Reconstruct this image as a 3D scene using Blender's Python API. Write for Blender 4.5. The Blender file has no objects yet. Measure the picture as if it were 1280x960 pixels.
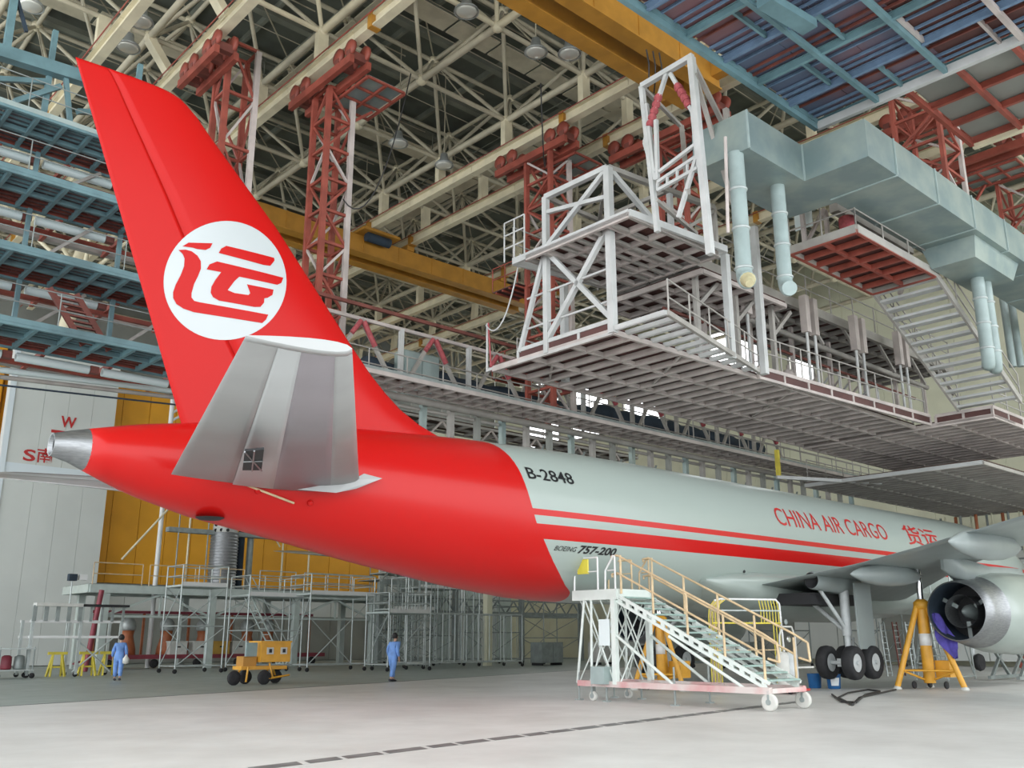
import bpy, bmesh, math, random
from math import sin, cos, pi, sqrt, radians
from mathutils import Vector, Matrix
random.seed(7)
SC = bpy.context.scene
COL = SC.collection

# ------------------------------------------------------------------ camera
F_PX, PITCH, ROLL, AZ = 1174.74, 0.265653, -0.00193, 0.830276
CAM = Vector((-5.325, -19.145, 1.5))
fh = Vector((cos(AZ), sin(AZ), 0)); rt = Vector((sin(AZ), -cos(AZ), 0)); upv = Vector((0, 0, 1))
FW = fh * cos(PITCH) + upv * sin(PITCH); UP = -fh * sin(PITCH) + upv * cos(PITCH)
RX = rt * cos(ROLL) + UP * sin(ROLL); UY = -rt * sin(ROLL) + UP * cos(ROLL)
cd = bpy.data.cameras.new('camera'); cam = bpy.data.objects.new('camera', cd); COL.objects.link(cam)
cd.sensor_width = 36; cd.lens = F_PX / 1280 * 36; cd.clip_end = 500
M = Matrix((RX, UY, -FW)).transposed().to_4x4(); M.translation = CAM
cam.matrix_world = M; SC.camera = cam

def at(px, py, x=None, y=None, z=None):
    """world point seen at a pixel, on the plane x=, y= or z="""
    d = FW * F_PX + RX * (px - 640) + UY * (480 - py)
    i, v = (0, x) if x is not None else (1, y) if y is not None else (2, z)
    return CAM + d * ((v - CAM[i]) / d[i])

# ------------------------------------------------------------------ light
W = bpy.data.worlds.new('sky'); SC.world = W; W.use_nodes = True
bg = W.node_tree.nodes['Background']
bg.inputs[0].default_value = (0.93, 0.97, 1.0, 1); bg.inputs[1].default_value = 2.6
SC.view_settings.view_transform = 'Standard'; SC.view_settings.look = 'None'
SC.view_settings.exposure = 0.42; SC.view_settings.gamma = 1; SC.view_settings.use_curve_mapping = False
sd = bpy.data.lights.new('sun', 'SUN'); sd.energy = 0.5; sd.angle = radians(6); sd.color = (1, 0.96, 0.9)
sun = bpy.data.objects.new('sun', sd); COL.objects.link(sun)
sun.rotation_euler = Vector((0.12, 0.72, -0.68)).to_track_quat('-Z', 'Y').to_euler()
def portal(name, loc, rot, sx, sy):
    l = bpy.data.lights.new(name, 'AREA'); l.shape = 'RECTANGLE'; l.size = sx; l.size_y = sy
    l.cycles.is_portal = True
    o = bpy.data.objects.new(name, l); COL.objects.link(o); o.location = loc; o.rotation_euler = rot
portal('door_daylight', (17, -29.5, 13), (radians(90), 0, 0), 66, 26)
portal('side_daylight', (-17.5, 6, 12), (radians(90), 0, radians(-90)), 72, 24)

# ------------------------------------------------------------------ materials
def mat(name, col, rough=.5, metal=0., noise=.0, nscale=2., col2=None, coat=0., emit=0., bump=0., spec=.5, coord='Object', stretch=None):
    m = bpy.data.materials.new(name); m.use_nodes = True; nt = m.node_tree; b = nt.nodes['Principled BSDF']
    b.inputs['Base Color'].default_value = (*col, 1); b.inputs['Roughness'].default_value = rough
    b.inputs['Metallic'].default_value = metal; b.inputs['Coat Weight'].default_value = coat
    b.inputs['Coat Roughness'].default_value = .05; b.inputs['Specular IOR Level'].default_value = spec
    if emit: b.inputs['Emission Color'].default_value = (*col, 1); b.inputs['Emission Strength'].default_value = emit
    if noise or col2:
        g = nt.nodes.new('ShaderNodeNewGeometry'); n = nt.nodes.new('ShaderNodeTexNoise'); n.inputs['Scale'].default_value = nscale
        n.inputs['Detail'].default_value = 4
        src = g.outputs['Position']
        if stretch:
            mp = nt.nodes.new('ShaderNodeMapping'); mp.inputs['Scale'].default_value = stretch
            nt.links.new(src, mp.inputs['Vector']); src = mp.outputs[0]
        nt.links.new(src, n.inputs['Vector'])
        mx = nt.nodes.new('ShaderNodeMix'); mx.data_type = 'RGBA'
        rp = nt.nodes.new('ShaderNodeMapRange'); rp.inputs[1].default_value = .38; rp.inputs[2].default_value = .62
        nt.links.new(n.outputs[0], rp.inputs[0]); nt.links.new(rp.outputs[0], mx.inputs[0])
        c2 = col2 or tuple(c * (1 - noise) for c in col)
        mx.inputs[6].default_value = (*col, 1); mx.inputs[7].default_value = (*c2, 1)
        nt.links.new(mx.outputs[2], b.inputs['Base Color'])
        if bump:
            bp = nt.nodes.new('ShaderNodeBump'); bp.inputs['Strength'].default_value = bump; bp.inputs['Distance'].default_value = .05
            nt.links.new(n.outputs[0], bp.inputs['Height']); nt.links.new(bp.outputs[0], b.inputs['Normal'])
    return m
RED = (0.50, 0.009, 0.008); WHT = (0.345, 0.40, 0.37)
MT = dict(
 red=mat('red_gloss_paint', RED, .26, coat=.0, spec=.18),
 white=mat('white_gloss_paint', WHT, .3, coat=.4, noise=.06, nscale=1.2),
 emblemwhite=mat('emblem_white', (.50, .54, .55), .25, coat=.15),
 wing=mat('wing_grey', (.27, .31, .305), .38, noise=.12, nscale=.8),
 stabdark=mat('stabilizer_grey', (.27, .245, .26), .4, noise=.08, nscale=1.),
 stabmid=mat('elevator_grey', (.33, .33, .325), .4, noise=.08, nscale=1.),
 stablight=mat('spar_panel_grey', (.44, .45, .45), .38, noise=.05, nscale=1.),
 tipwhite=mat('tip_cap_white', (.72, .73, .72), .4),
 bare=mat('bare_metal', (.34, .35, .36), .4, .85, noise=.2, nscale=6, stretch=(1, 1, 6)),
 chrome=mat('chrome', (.75, .76, .78), .12, 1.),
 dark=mat('shade_and_black', (.02, .02, .022), .7),  # near-black: paints in the shade of openings, and colours small black parts
 black=mat('black_lettering', (.012, .012, .014), .4),
 letter=mat('red_lettering', (.50, .02, .02), .4),
 tyre=mat('tyre_rubber', (.022, .022, .024), .75, noise=.3, nscale=9),
 gear=mat('gear_white', (.55, .58, .58), .4, noise=.15, nscale=4),
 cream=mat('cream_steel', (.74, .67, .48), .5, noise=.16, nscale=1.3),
 creamd=mat('darker_cream_steel', (.56, .51, .38), .6, noise=.2, nscale=1.3),  # darker tone of the cream steel, used for the farther truss tubes
 deck=mat('dark_roof_deck', (.15, .165, .135), .8, noise=.3, nscale=.6),
 purlin=mat('roof_purlin', (.24, .25, .20), .7, noise=.2, nscale=1.),
 ochre=mat('ochre_crane_paint', (.50, .24, .035), .45, noise=.18, nscale=1.5),
 blue=mat('blue_hoist_paint', (.03, .13, .32), .45, noise=.2, nscale=5),
 crimson=mat('oxide_red_steel', (.33, .075, .05), .55, noise=.3, nscale=1.6),
 crimsond=mat('dark_oxide_red_steel', (.20, .06, .045), .6, noise=.3, nscale=2),
 dockw=mat('pale_dock_steel', (.52, .53, .52), .45, noise=.15, nscale=1.4),
 dockg=mat('grey_dock_steel', (.38, .36, .33), .5, noise=.2, nscale=1.4),
 dockp=mat('pinkish_dock_steel', (.53, .47, .44), .5, noise=.25, nscale=1.2),
 deckred=mat('red_brown_decking', (.10, .04, .035), .65, noise=.3, nscale=1.1),
 deckbrown=mat('brown_decking', (.12, .075, .055), .7, noise=.3, nscale=1.1),
 bluesteel=mat('blue_dock_steel', (.15, .27, .30), .5, noise=.3, nscale=1.2),
 bluedeck=mat('blue_red_ribbed_decking', (.10, .125, .19), .5, col2=(.19, .10, .11), nscale=.35),
 tealdeck=mat('teal_ribbed_decking', (.13, .17, .19), .55, col2=(.20, .10, .09), nscale=.5),
 duct=mat('duct_galvanised', (.21, .28, .28), .42, .3, col2=(.31, .37, .34), nscale=.9, bump=.4),
 ductpipe=mat('duct_pipe_pale_green', (.33, .41, .40), .45, noise=.15, nscale=2),
 foil=mat('yellowed_wrap', (.55, .50, .30), .6, noise=.2, nscale=6),
 rope=mat('red_wrapped_padding', (.42, .09, .10), .8, noise=.3, nscale=9),
 tube=mat('fluorescent_tube_cover', (.58, .68, .68), .35),
 glass=mat('floodlight_glass', (.62, .62, .56), .15, .2),
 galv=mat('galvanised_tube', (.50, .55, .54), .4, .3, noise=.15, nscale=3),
 galvd=mat('weathered_tube', (.30, .34, .33), .5, .3, noise=.2, nscale=3),  # darker copy of galv, gives the background scaffolds their dimness by colour
 steelgreen=mat('pale_green_steel', (.50, .57, .54), .45, noise=.12, nscale=2),
 yel=mat('jack_yellow', (.72, .36, .035), .42, noise=.15, nscale=3),
 yel2=mat('lemon_yellow_paint', (.72, .60, .07), .45, noise=.15, nscale=3),
 railor=mat('pale_orange_rail', (.66, .50, .30), .45, noise=.25, nscale=3),
 pinkbase=mat('faded_pink_red_base', (.56, .27, .27), .5, col2=(.62, .55, .52), nscale=1.2),
 steelw=mat('white_stair_steel', (.68, .74, .70), .4, noise=.1, nscale=2),
 tread=mat('stair_tread', (.30, .42, .38), .5, noise=.2, nscale=6),
 cloth=mat('coverall_blue', (.18, .34, .72), .85, noise=.25, nscale=5),
 skin=mat('skin', (.50, .30, .21), .6), hair=mat('black_hair', (.015, .013, .012), .7), shoe=mat('dark_shoe', (.03, .03, .04), .6),
 purple=mat('blue_violet_cloth', (.09, .07, .36), .85, noise=.3, nscale=4),
 bluecan=mat('blue_bucket', (.02, .13, .35), .4, noise=.1, nscale=5), label=mat('white_label', (.75, .78, .80), .5),
 box=mat('white_crate', (.62, .62, .58), .6, noise=.15, nscale=3), ybox=mat('ochre_crate', (.55, .33, .06), .6, noise=.15, nscale=3),
 drum=mat('orange_drum_paint', (.42, .13, .05), .55, noise=.25, nscale=3), cap=mat('grey_dome_cap', (.42, .45, .44), .4, .3, noise=.2, nscale=4),
 maroon=mat('maroon_base_paint', (.26, .04, .06), .5, noise=.2, nscale=2),
 navy=mat('navy_fabric', (.03, .05, .075), .8, noise=.35, nscale=1.5),
 plaster=mat('pale_grey_wall', (.66, .69, .66), .7, noise=.07, nscale=.3),
 bandw=mat('white_wall_band', (.72, .80, .84), .6), orange=mat('orange_wall_sheet', (.86, .40, .02), .55, noise=.14, nscale=.35),
 siding=mat('pale_yellow_siding', (.66, .66, .50), .7, noise=.14, nscale=.4), sidingd=mat('dim_grey_panel', (.30, .31, .28), .7, noise=.2, nscale=.5),
 marking=mat('dark_floor_marking', (.18, .19, .19), .5, noise=.35, nscale=3), markw=mat('pale_floor_marking', (.58, .58, .56), .5, noise=.2, nscale=3),
 hose=mat('black_hose', (.02, .02, .02), .5), red2=mat('signal_red', (.5, .03, .03), .4), greenp=mat('green_panel', (.12, .30, .17), .6),
 sign=mat('pale_notice', (.68, .76, .76), .5), panelblue=mat('blue_tarp_panel', (.14, .22, .33), .7, noise=.2, nscale=3),
)
def floor_material():
    m = bpy.data.materials.new('concrete_floor'); m.use_nodes = True; nt = m.node_tree; b = nt.nodes['Principled BSDF']
    N = nt.nodes.new; L = nt.links.new
    g = N('ShaderNodeNewGeometry'); s = N('ShaderNodeSeparateXYZ'); L(g.outputs['Position'], s.inputs[0])
    # painted far zone starts beyond a straight joint line  y > 0.31 x + 5.7
    a = N('ShaderNodeMath'); a.operation = 'MULTIPLY'; a.inputs[1].default_value = -.31; L(s.outputs[0], a.inputs[0])
    c = N('ShaderNodeMath'); c.operation = 'ADD'; L(a.outputs[0], c.inputs[0]); L(s.outputs[1], c.inputs[1])
    gt = N('ShaderNodeMath'); gt.operation = 'GREATER_THAN'; gt.inputs[1].default_value = 5.75; L(c.outputs[0], gt.inputs[0])
    mx = N('ShaderNodeMix'); mx.data_type = 'RGBA'; L(gt.outputs[0], mx.inputs[0])
    n = N('ShaderNodeTexNoise'); n.inputs['Scale'].default_value = .5; n.inputs['Detail'].default_value = 6; n.inputs['Roughness'].default_value = .65
    L(g.outputs['Position'], n.inputs['Vector'])
    r = N('ShaderNodeValToRGB'); r.color_ramp.elements[0].position = .35; r.color_ramp.elements[1].position = .65
    r.color_ramp.elements[0].color = (.54, .54, .52, 1); r.color_ramp.elements[1].color = (.65, .655, .635, 1); L(n.outputs[0], r.inputs[0])
    r2 = N('ShaderNodeValToRGB'); r2.color_ramp.elements[0].position = .35; r2.color_ramp.elements[1].position = .65
    r2.color_ramp.elements[0].color = (.27, .32, .30, 1); r2.color_ramp.elements[1].color = (.33, .38, .36, 1); L(n.outputs[0], r2.inputs[0])
    L(r.outputs[0], mx.inputs[6]); L(r2.outputs[0], mx.inputs[7]); L(mx.outputs[2], b.inputs['Base Color'])
    n2 = N('ShaderNodeTexNoise'); n2.inputs['Scale'].default_value = 1.4; n2.inputs['Detail'].default_value = 5; L(g.outputs['Position'], n2.inputs['Vector'])
    rr = N('ShaderNodeMapRange'); rr.inputs[3].default_value = .32; rr.inputs[4].default_value = .58; L(n2.outputs[0], rr.inputs[0]); L(rr.outputs[0], b.inputs['Roughness'])
    return m
MT['floor'] = floor_material()
def fuselage_material():
    m = bpy.data.materials.new('fuselage_livery'); m.use_nodes = True; nt = m.node_tree; b = nt.nodes['Principled BSDF']
    N = nt.nodes.new; L = nt.links.new
    g = N('ShaderNodeNewGeometry'); s = N('ShaderNodeSeparateXYZ'); L(g.outputs['Position'], s.inputs[0])
    mr = N('ShaderNodeMapRange'); mr.inputs[1].default_value = 2.2; mr.inputs[2].default_value = 7.2; L(s.outputs[2], mr.inputs[0])
    fc = N('ShaderNodeFloatCurve'); cu = fc.mapping.curves[0]
    pts = [(2.2, 13.99), (2.65, 13.62), (2.93, 12.99), (3.21, 12.5), (3.54, 12.03), (3.96, 11.6), (4.31, 11.31), (4.68, 11.14), (5.2, 11.0), (5.9, 10.9), (6.4, 10.8), (7.2, 10.5)]
    P = [((z - 2.2) / 5, (x - 8) / 6) for z, x in pts]
    cu.points[0].location = P[0]; cu.points[1].location = P[-1]
    for p in P[1:-1]: cu.points.new(*p)
    fc.mapping.update(); L(mr.outputs[0], fc.inputs['Value'])
    xb = N('ShaderNodeMath'); xb.operation = 'MULTIPLY_ADD'; xb.inputs[1].default_value = 6; xb.inputs[2].default_value = 8; L(fc.outputs[0], xb.inputs[0])
    lt = N('ShaderNodeMath'); lt.operation = 'LESS_THAN'; L(s.outputs[0], lt.inputs[0]); L(xb.outputs[0], lt.inputs[1])
    def band(z0, z1):
        a = N('ShaderNodeMath'); a.operation = 'COMPARE'; a.inputs[1].default_value = (z0 + z1) / 2; a.inputs[2].default_value = (z1 - z0) / 2
        L(s.outputs[2], a.inputs[0]); return a
    a = band(4.56, 4.72); c = band(3.98, 4.35)
    m1 = N('ShaderNodeMath'); m1.operation = 'MAXIMUM'; L(a.outputs[0], m1.inputs[0]); L(c.outputs[0], m1.inputs[1])
    m2 = N('ShaderNodeMath'); m2.operation = 'MAXIMUM'; L(m1.outputs[0], m2.inputs[0]); L(lt.outputs[0], m2.inputs[1])
    mx = N('ShaderNodeMix'); mx.data_type = 'RGBA'; L(m2.outputs[0], mx.inputs[0])
    mx.inputs[6].default_value = (*WHT, 1); mx.inputs[7].default_value = (*RED, 1); L(mx.outputs[2], b.inputs['Base Color'])
    b.inputs['Roughness'].default_value = .28; b.inputs['Coat Weight'].default_value = .08; b.inputs['Specular IOR Level'].default_value = .26; b.inputs['Coat Roughness'].default_value = .06
    nz = N('ShaderNodeTexNoise'); nz.inputs['Scale'].default_value = 1.1; L(g.outputs['Position'], nz.inputs['Vector'])
    bp = N('ShaderNodeBump'); bp.inputs['Strength'].default_value = .12; bp.inputs['Distance'].default_value = .05; L(nz.outputs[0], bp.inputs['Height']); L(bp.outputs[0], b.inputs['Normal'])
    return m
MT['fuselage'] = fuselage_material()

# ------------------------------------------------------------------ helpers
def setp(o, label=None, cat=None, group=None, kind=None):
    if label: o['label'] = label
    if cat: o['category'] = cat
    if group: o['group'] = group
    if kind: o['kind'] = kind
    return o
def root(name, loc, label=None, cat=None, group=None, kind=None):
    o = bpy.data.objects.new(name, None); COL.objects.link(o); o.location = loc; o.empty_display_size = .2
    return setp(o, label, cat, group, kind)
def orig(o):
    v = Vector((0, 0, 0))
    while o: v = v + o.location; o = o.parent
    return v
_unit = {}
def unit(kind, m):
    k = (kind, m)
    if k in _unit: return _unit[k]
    me = bpy.data.meshes.new(kind + '_' + m)
    if kind == 'box':
        v = [(x, y, z) for z in (-.5, .5) for y in (-.5, .5) for x in (-.5, .5)]
        f = [(0, 2, 3, 1), (4, 5, 7, 6), (0, 1, 5, 4), (2, 6, 7, 3), (0, 4, 6, 2), (1, 3, 7, 5)]
    elif kind == 'chan':     # I-section along z, width on x, depth on y
        t = .12
        pr = [(-.5, -.5), (.5, -.5), (.5, -.5 + t), (.1, -.5 + t), (.1, .5 - t), (.5, .5 - t), (.5, .5), (-.5, .5), (-.5, .5 - t), (-.1, .5 - t), (-.1, -.5 + t), (-.5, -.5 + t)]
        n = len(pr); v = [(x, y, -.5) for x, y in pr] + [(x, y, .5) for x, y in pr]
        f = [(i, (i + 1) % n, n + (i + 1) % n, n + i) for i in range(n)] + [tuple(range(n))[::-1], tuple(range(n, 2 * n))]
    else:
        n = 10 if kind == 'tube' else 24
        v = [(.5 * cos(2 * pi * i / n), .5 * sin(2 * pi * i / n), z) for z in (-.5, .5) for i in range(n)]
        f = [(i, (i + 1) % n, n + (i + 1) % n, n + i) for i in range(n)] + [tuple(range(n))[::-1], tuple(range(n, 2 * n))]
    me.from_pydata(v, [], f)
    if kind in ('tube', 'cyl'):
        for p in me.polygons: p.use_smooth = len(p.vertices) == 4
    me.materials.append(MT[m]); me.update(); _unit[k] = me; return me
def frame(p, q):
    p = Vector(p); q = Vector(q); z = q - p; l = z.length; z.normalize()
    x = Vector((0, 0, 1)).cross(z)
    x = Vector((1, 0, 0)) if x.length < 1e-4 else x.normalized()
    y = z.cross(x)
    return (p + q) / 2, x, y, z, l
def bar(par, name, p, q, w, h=None, m='dockg', kind='box', label=None):
    """one straight member between two points; its own object, shared unit mesh"""
    h = h or w
    c, x, y, z, l = frame(p, q)
    o = bpy.data.objects.new(name, unit(kind, m)); COL.objects.link(o)
    R = Matrix((x * w, y * h, z * l)).transposed().to_4x4()
    o.parent = par
    R.translation = c - (orig(par) if par else Vector((0, 0, 0)))
    o.matrix_basis = R
    if label: o['label'] = label
    return o
def tube(par, name, p, q, d, m='dockg', label=None): return bar(par, name, p, q, d, d, m, 'tube', label)
def box(par, name, lo, hi, m='dockg', label=None):
    lo = Vector(lo); hi = Vector(hi); c = (lo + hi) / 2; s = hi - lo
    o = bpy.data.objects.new(name, unit('box', m)); COL.objects.link(o); o.parent = par
    R = Matrix.Diagonal((abs(s.x), abs(s.y), abs(s.z), 1)); R.translation = c - (orig(par) if par else Vector((0, 0, 0)))
    o.matrix_basis = R
    if label: o['label'] = label
    return o
class MB:
    def __init__(s): s.v = []; s.f = []; s.sm = []
    def add(s, v, f, smooth=False):
        n = len(s.v); s.v += [tuple(a) for a in v]; s.f += [tuple(n + i for i in a) for a in f]; s.sm += [smooth] * len(f); return s
    def box(s, lo, hi):
        (a, b, c), (d, e, g) = lo, hi
        return s.add([(x, y, z) for z in (c, g) for y in (b, e) for x in (a, d)], [(0, 2, 3, 1), (4, 5, 7, 6), (0, 1, 5, 4), (2, 6, 7, 3), (0, 4, 6, 2), (1, 3, 7, 5)])
    def beam(s, p, q, w, h=None):
        h = h or w; c, x, y, z, l = frame(p, q)
        return s.add([c + x * (a * w / 2) + y * (b * h / 2) + z * (e * l / 2) for e in (-1, 1) for b in (-1, 1) for a in (-1, 1)], [(0, 2, 3, 1), (4, 5, 7, 6), (0, 1, 5, 4), (2, 6, 7, 3), (0, 4, 6, 2), (1, 3, 7, 5)])
    def tube(s, p, q, d, n=6, d2=None):
        c, x, y, z, l = frame(p, q); d2 = d if d2 is None else d2
        v = [c - z * l / 2 + (x * cos(2 * pi * i / n) + y * sin(2 * pi * i / n)) * d / 2 for i in range(n)] + [c + z * l / 2 + (x * cos(2 * pi * i / n) + y * sin(2 * pi * i / n)) * d2 / 2 for i in range(n)]
        s.add(v, [(i, (i + 1) % n, n + (i + 1) % n, n + i) for i in range(n)], True)
        return s.add(v, [tuple(range(n))[::-1], tuple(range(n, 2 * n))])
    def path(s, pts, d, n=8):
        for a, b in zip(pts, pts[1:]): s.tube(a, b, d, n)
        return s
    def rings(s, rings, cap=(True, True), smooth=True, closed=True):
        n = len(rings[0]); base = len(s.v)
        s.v += [tuple(p) for r in rings for p in r]
        for k in range(len(rings) - 1):
            for i in range(n if closed else n - 1):
                a = base + k * n + i; b = base + k * n + (i + 1) % n
                s.f.append((a, b, b + n, a + n)); s.sm.append(smooth)
        if cap[0]: s.f.append(tuple(base + i for i in range(n))[::-1]); s.sm.append(False)
        if cap[1]: s.f.append(tuple(base + (len(rings) - 1) * n + i for i in range(n))); s.sm.append(False)
        return s
    def lathe(s, prof, c, ax='z', n=24, cap=(True, True)):
        R = []
        for r, h in prof:
            ring = []
            for i in range(n):
                a = 2 * pi * i / n; u, v = r * cos(a), r * sin(a)
                ring.append((c[0] + u, c[1] + v, c[2] + h) if ax == 'z' else (c[0] + h, c[1] + u, c[2] + v) if ax == 'x' else (c[0] + u, c[1] + h, c[2] + v))
            R.append(ring)
        return s.rings(R, cap)
    def build(s, name, m, par=None, label=None, fix=True):
        o0 = orig(par) if par else Vector((0, 0, 0))
        me = bpy.data.meshes.new(name); me.from_pydata([(a - o0.x, b - o0.y, c - o0.z) for a, b, c in s.v], [], s.f)
        for p, q in zip(me.polygons, s.sm): p.use_smooth = q
        me.materials.append(MT[m])
        if fix:
            bm = bmesh.new(); bm.from_mesh(me); bmesh.ops.recalc_face_normals(bm, faces=bm.faces); bm.to_mesh(me); bm.free()
        me.update(); o = bpy.data.objects.new(name, me); COL.objects.link(o); o.parent = par
        if label: o['label'] = label
        return o
def P(*a): return Vector(a)
def lerp(a, b, t): return Vector(a) + (Vector(b) - Vector(a)) * t

# ================================================================== SETTING
XW, YW, XL, YN, ZR = 52.0, 46.0, -18.0, -30.0, 23.5
fl = MB().box((XL - 6, YN - 30, -.4), (XW + 1, YW + 1, 0)).build('floor', 'floor'); setp(fl, kind='structure')
ce = MB().box((XL, YN, 27.6), (XW, YW, 27.9)).build('ceiling', 'deck'); setp(ce, kind='structure')
for i in range(28):
    x = XL + 4 + i * 2.45
    if x > -6: bar(ce, 'purlin', (x, YN + 4, 27.45), (x, YW - .3, 27.45), .16, .3, 'purlin')
for i in range(18):
    y = -14 + i * 3.4
    bar(ce, 'roof_rib', (-6, y, 27.2), (XW - .3, y, 27.2), .35, .25, 'purlin')
# far side wall (plane y = 46): orange sheeting, pale door leaf, pale siding
wf = root('wall_far', (20, YW, 0), kind='structure')
MB().box((XL, YW, 0), (XW, YW + .3, 27.6)).build('backing', 'sidingd', wf)
for i in range(24):
    x0 = 8 + i * 1.9
    if x0 < 41: box(wf, 'panel', (x0 + .02, YW - .12, 5.2), (x0 + 1.88, YW, 19.5), 'orange')
    else: box(wf, 'panel', (x0 + .02, YW - .12, .1), (min(x0 + 1.88, XW - .1), YW, 20), 'siding')
for i in range(12): box(wf, 'panel', (17 + i * 2, YW - .1, 3.2), (18.96 + i * 2, YW, 5.1), 'plaster', 'pale wall sheet below the orange')
for i in range(12): box(wf, 'panel', (17 + i * 2, YW - .1, .05), (18.96 + i * 2, YW, 3.1), 'sidingd', 'dark lower wall sheet')
# pale leaf with compass letters
dl = root('door_1', (14, YW - 2, 0), kind='structure')
YD = YW - 2.2
for i in range(4):
    x0 = 10.35 + i * 1.5 ; box(dl, 'panel', (x0 - (.0 if i else .25), YD, .05), (x0 + 1.485, YD + .5, 21), 'plaster')
box(dl, 'edge_trim', (9.75, YD - .1, 0), (10.08, YD + .6, 21), 'bandw')
box(dl, 'band', (8.4, YD - .03, 11.05), (16.36, YD, 12.1), 'bandw', 'white band across the pale leaf')
tr = setp(MB().box((6.5, YW - .6, 0), (9.7, YW - .3, 21)).build('trim_1', 'orange'), kind='structure')
# right end wall (plane x = 52) with windows
wr = root('wall_right', (XW, 10, 0), kind='structure')
wins = []
def win_px(x0, y0, x1, y1):
    a = at(x0, y0, x=XW); b = at(x1, y1, x=XW)
    wins.append((min(a.y, b.y), max(a.y, b.y), min(a.z, b.z), max(a.z, b.z)))
def wallpiece(y0, y1, z0, z1):
    if y1 - y0 < .02 or z1 - z0 < .02: return
    n = max(1, round((y1 - y0) / 2.4))
    for i in range(n): box(wr, 'panel', (XW, y0 + (y1 - y0) * i / n + .01, z0), (XW + .25, y0 + (y1 - y0) * (i + 1) / n - .01, z1), 'siding')
cols = [(-14, -3, None), (-3, 13.2, (14.2, 19.6, 21)), ]
# horizontal bands of wall, window openings cut out of them
zb = [0, 9.6, 13.4, 18.2, 21.6, 27.6]
wallpiece(YN, YW, 0, 9.6)
daylight_ops = [(30, 34), (35.5, 39.5), (41, 44)]  # lower openings, mostly hidden from view, kept to let in daylight
ops2 = [(12.7, 14.6), (17.0, 21.2), (25.8, 30), (31.6, 36), (37.4, 41.5)]
def band_with(ops, z0, z1):
    y = YN
    for a, b in ops: wallpiece(y, a, z0, z1); y = b
    wallpiece(y, YW, z0, z1)
band_with(daylight_ops, 9.6, 13.4); wallpiece(YN, YW, 13.4, 18.0); band_with(ops2, 18.0, 24.0); wallpiece(YN, YW, 24.0, 27.6)
k = 0
for ops, z0, z1 in ((daylight_ops, 9.6, 13.4), (ops2, 18.0, 24.0)):
    for a, b in ops:
        k += 1; w = root('window_%d' % k, (XW, (a + b) / 2, z0), kind='structure')
        for yy in (a, b): bar(w, 'window_frame', (XW - .02, yy, z0), (XW - .02, yy, z1), .14, .14, 'dockg')
        for zz in (z0, z1): bar(w, 'window_frame', (XW - .02, a, zz), (XW - .02, b, zz), .14, .14, 'dockg')
        bar(w, 'mullion', (XW, (a + b) / 2, z0), (XW, (a + b) / 2, z1), .08, .08, 'dockg')
        bar(w, 'mullion', (XW, a, (z0 + z1) / 2), (XW, b, (z0 + z1) / 2), .08, .08, 'dockg')
wl = MB().box((XL - .3, YN, 24.5), (XL, YW, 27.9)).build('wall_left', 'plaster'); setp(wl, kind='structure')  # unseen side: only a header, left open below for added sky light
# front (door side) header above the open hangar door
hd = MB().box((XL, YN - .3, 25.6), (XW, YN, 27.9)).build('wall_near', 'plaster'); setp(hd, kind='structure')
# letters on the pale leaf
def text_mesh(body, size, extrude=0., shear=0., bold=0., spacing=1.):
    c = bpy.data.curves.new('t', 'FONT'); c.body = body; c.size = size; c.extrude = extrude; c.shear = shear; c.offset = bold; c.space_character = spacing
    c.resolution_u = 3
    o = bpy.data.objects.new('t', c); COL.objects.link(o); bpy.context.view_layer.update()
    me = bpy.data.meshes.new_from_object(o.evaluated_get(bpy.context.evaluated_depsgraph_get())); bpy.data.objects.remove(o); return me
def flat_text(par, name, body, x0, z0, y, size, m, width=None, bold=0.):
    me = text_mesh(body, size, .01, 0, bold)
    xs = [v.co.x for v in me.vertices]; w = max(xs) - min(xs); x_0 = min(xs); k = (width / w) if width else 1; o0 = orig(par)
    for v in me.vertices: X, Y, Z = v.co; v.co = (x0 + (X - x_0) * k - o0.x, y - Z - o0.y, z0 + Y - o0.z)
    me.materials.clear(); me.materials.append(MT[m]); o = bpy.data.objects.new(name, me); COL.objects.link(o); o.parent = par; return o
a = at(75, 533, y=YD); flat_text(dl, 'lettering', 'W', a.x, a.z, YD - .03, 1.0, 'letter', .95, .02)
a = at(28, 575, y=YD); flat_text(dl, 'lettering', 'S', a.x, a.z, YD - .03, 1.0, 'letter', .72, .02)
a = at(45, 576, y=YD); flat_text(dl, 'lettering', '\u5357', a.x, a.z, YD - .03, 1.0, 'letter', .95, .01)
a = at(64, 538, y=YD); b = at(85, 541, y=YD); box(dl, 'compass_bar', (a.x, YD - .05, a.z - .12), (b.x, YD - .01, a.z + .06), 'letter')

# ---- space frame under the roof
tr_ = root('roof_truss', (20, 10, ZR), kind='structure')
g0x, g0y, gs = .74, 3.52, 4.65
XI = range(-2, 12); YJ = range(-5, 10)
bn = {(i, j): P(g0x + gs * i, g0y + gs * j, ZR) for i in XI for j in YJ if g0x + gs * i < XW and g0y + gs * j < YW}
tn = {(i, j): P(g0x + gs * (i + .5), g0y + gs * (j + .5), ZR + 3.1) for i in XI for j in YJ if g0x + gs * (i + .5) < XW and g0y + gs * (j + .5) < YW}
mem = []
for (i, j), p in bn.items():
    if (i, j + 1) in bn: mem.append((p, bn[i, j + 1], .30))
    if (i + 1, j) in bn: mem.append((p, bn[i + 1, j], .2))
    for di in (-1, 0):
        for dj in (-1, 0):
            if (i + di, j + dj) in tn: mem.append((p, tn[i + di, j + dj], .17))
for (i, j), p in tn.items():
    if (i, j + 1) in tn: mem.append((p, tn[i, j + 1], .2))
    if (i + 1, j) in tn: mem.append((p, tn[i + 1, j], .2))
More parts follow.
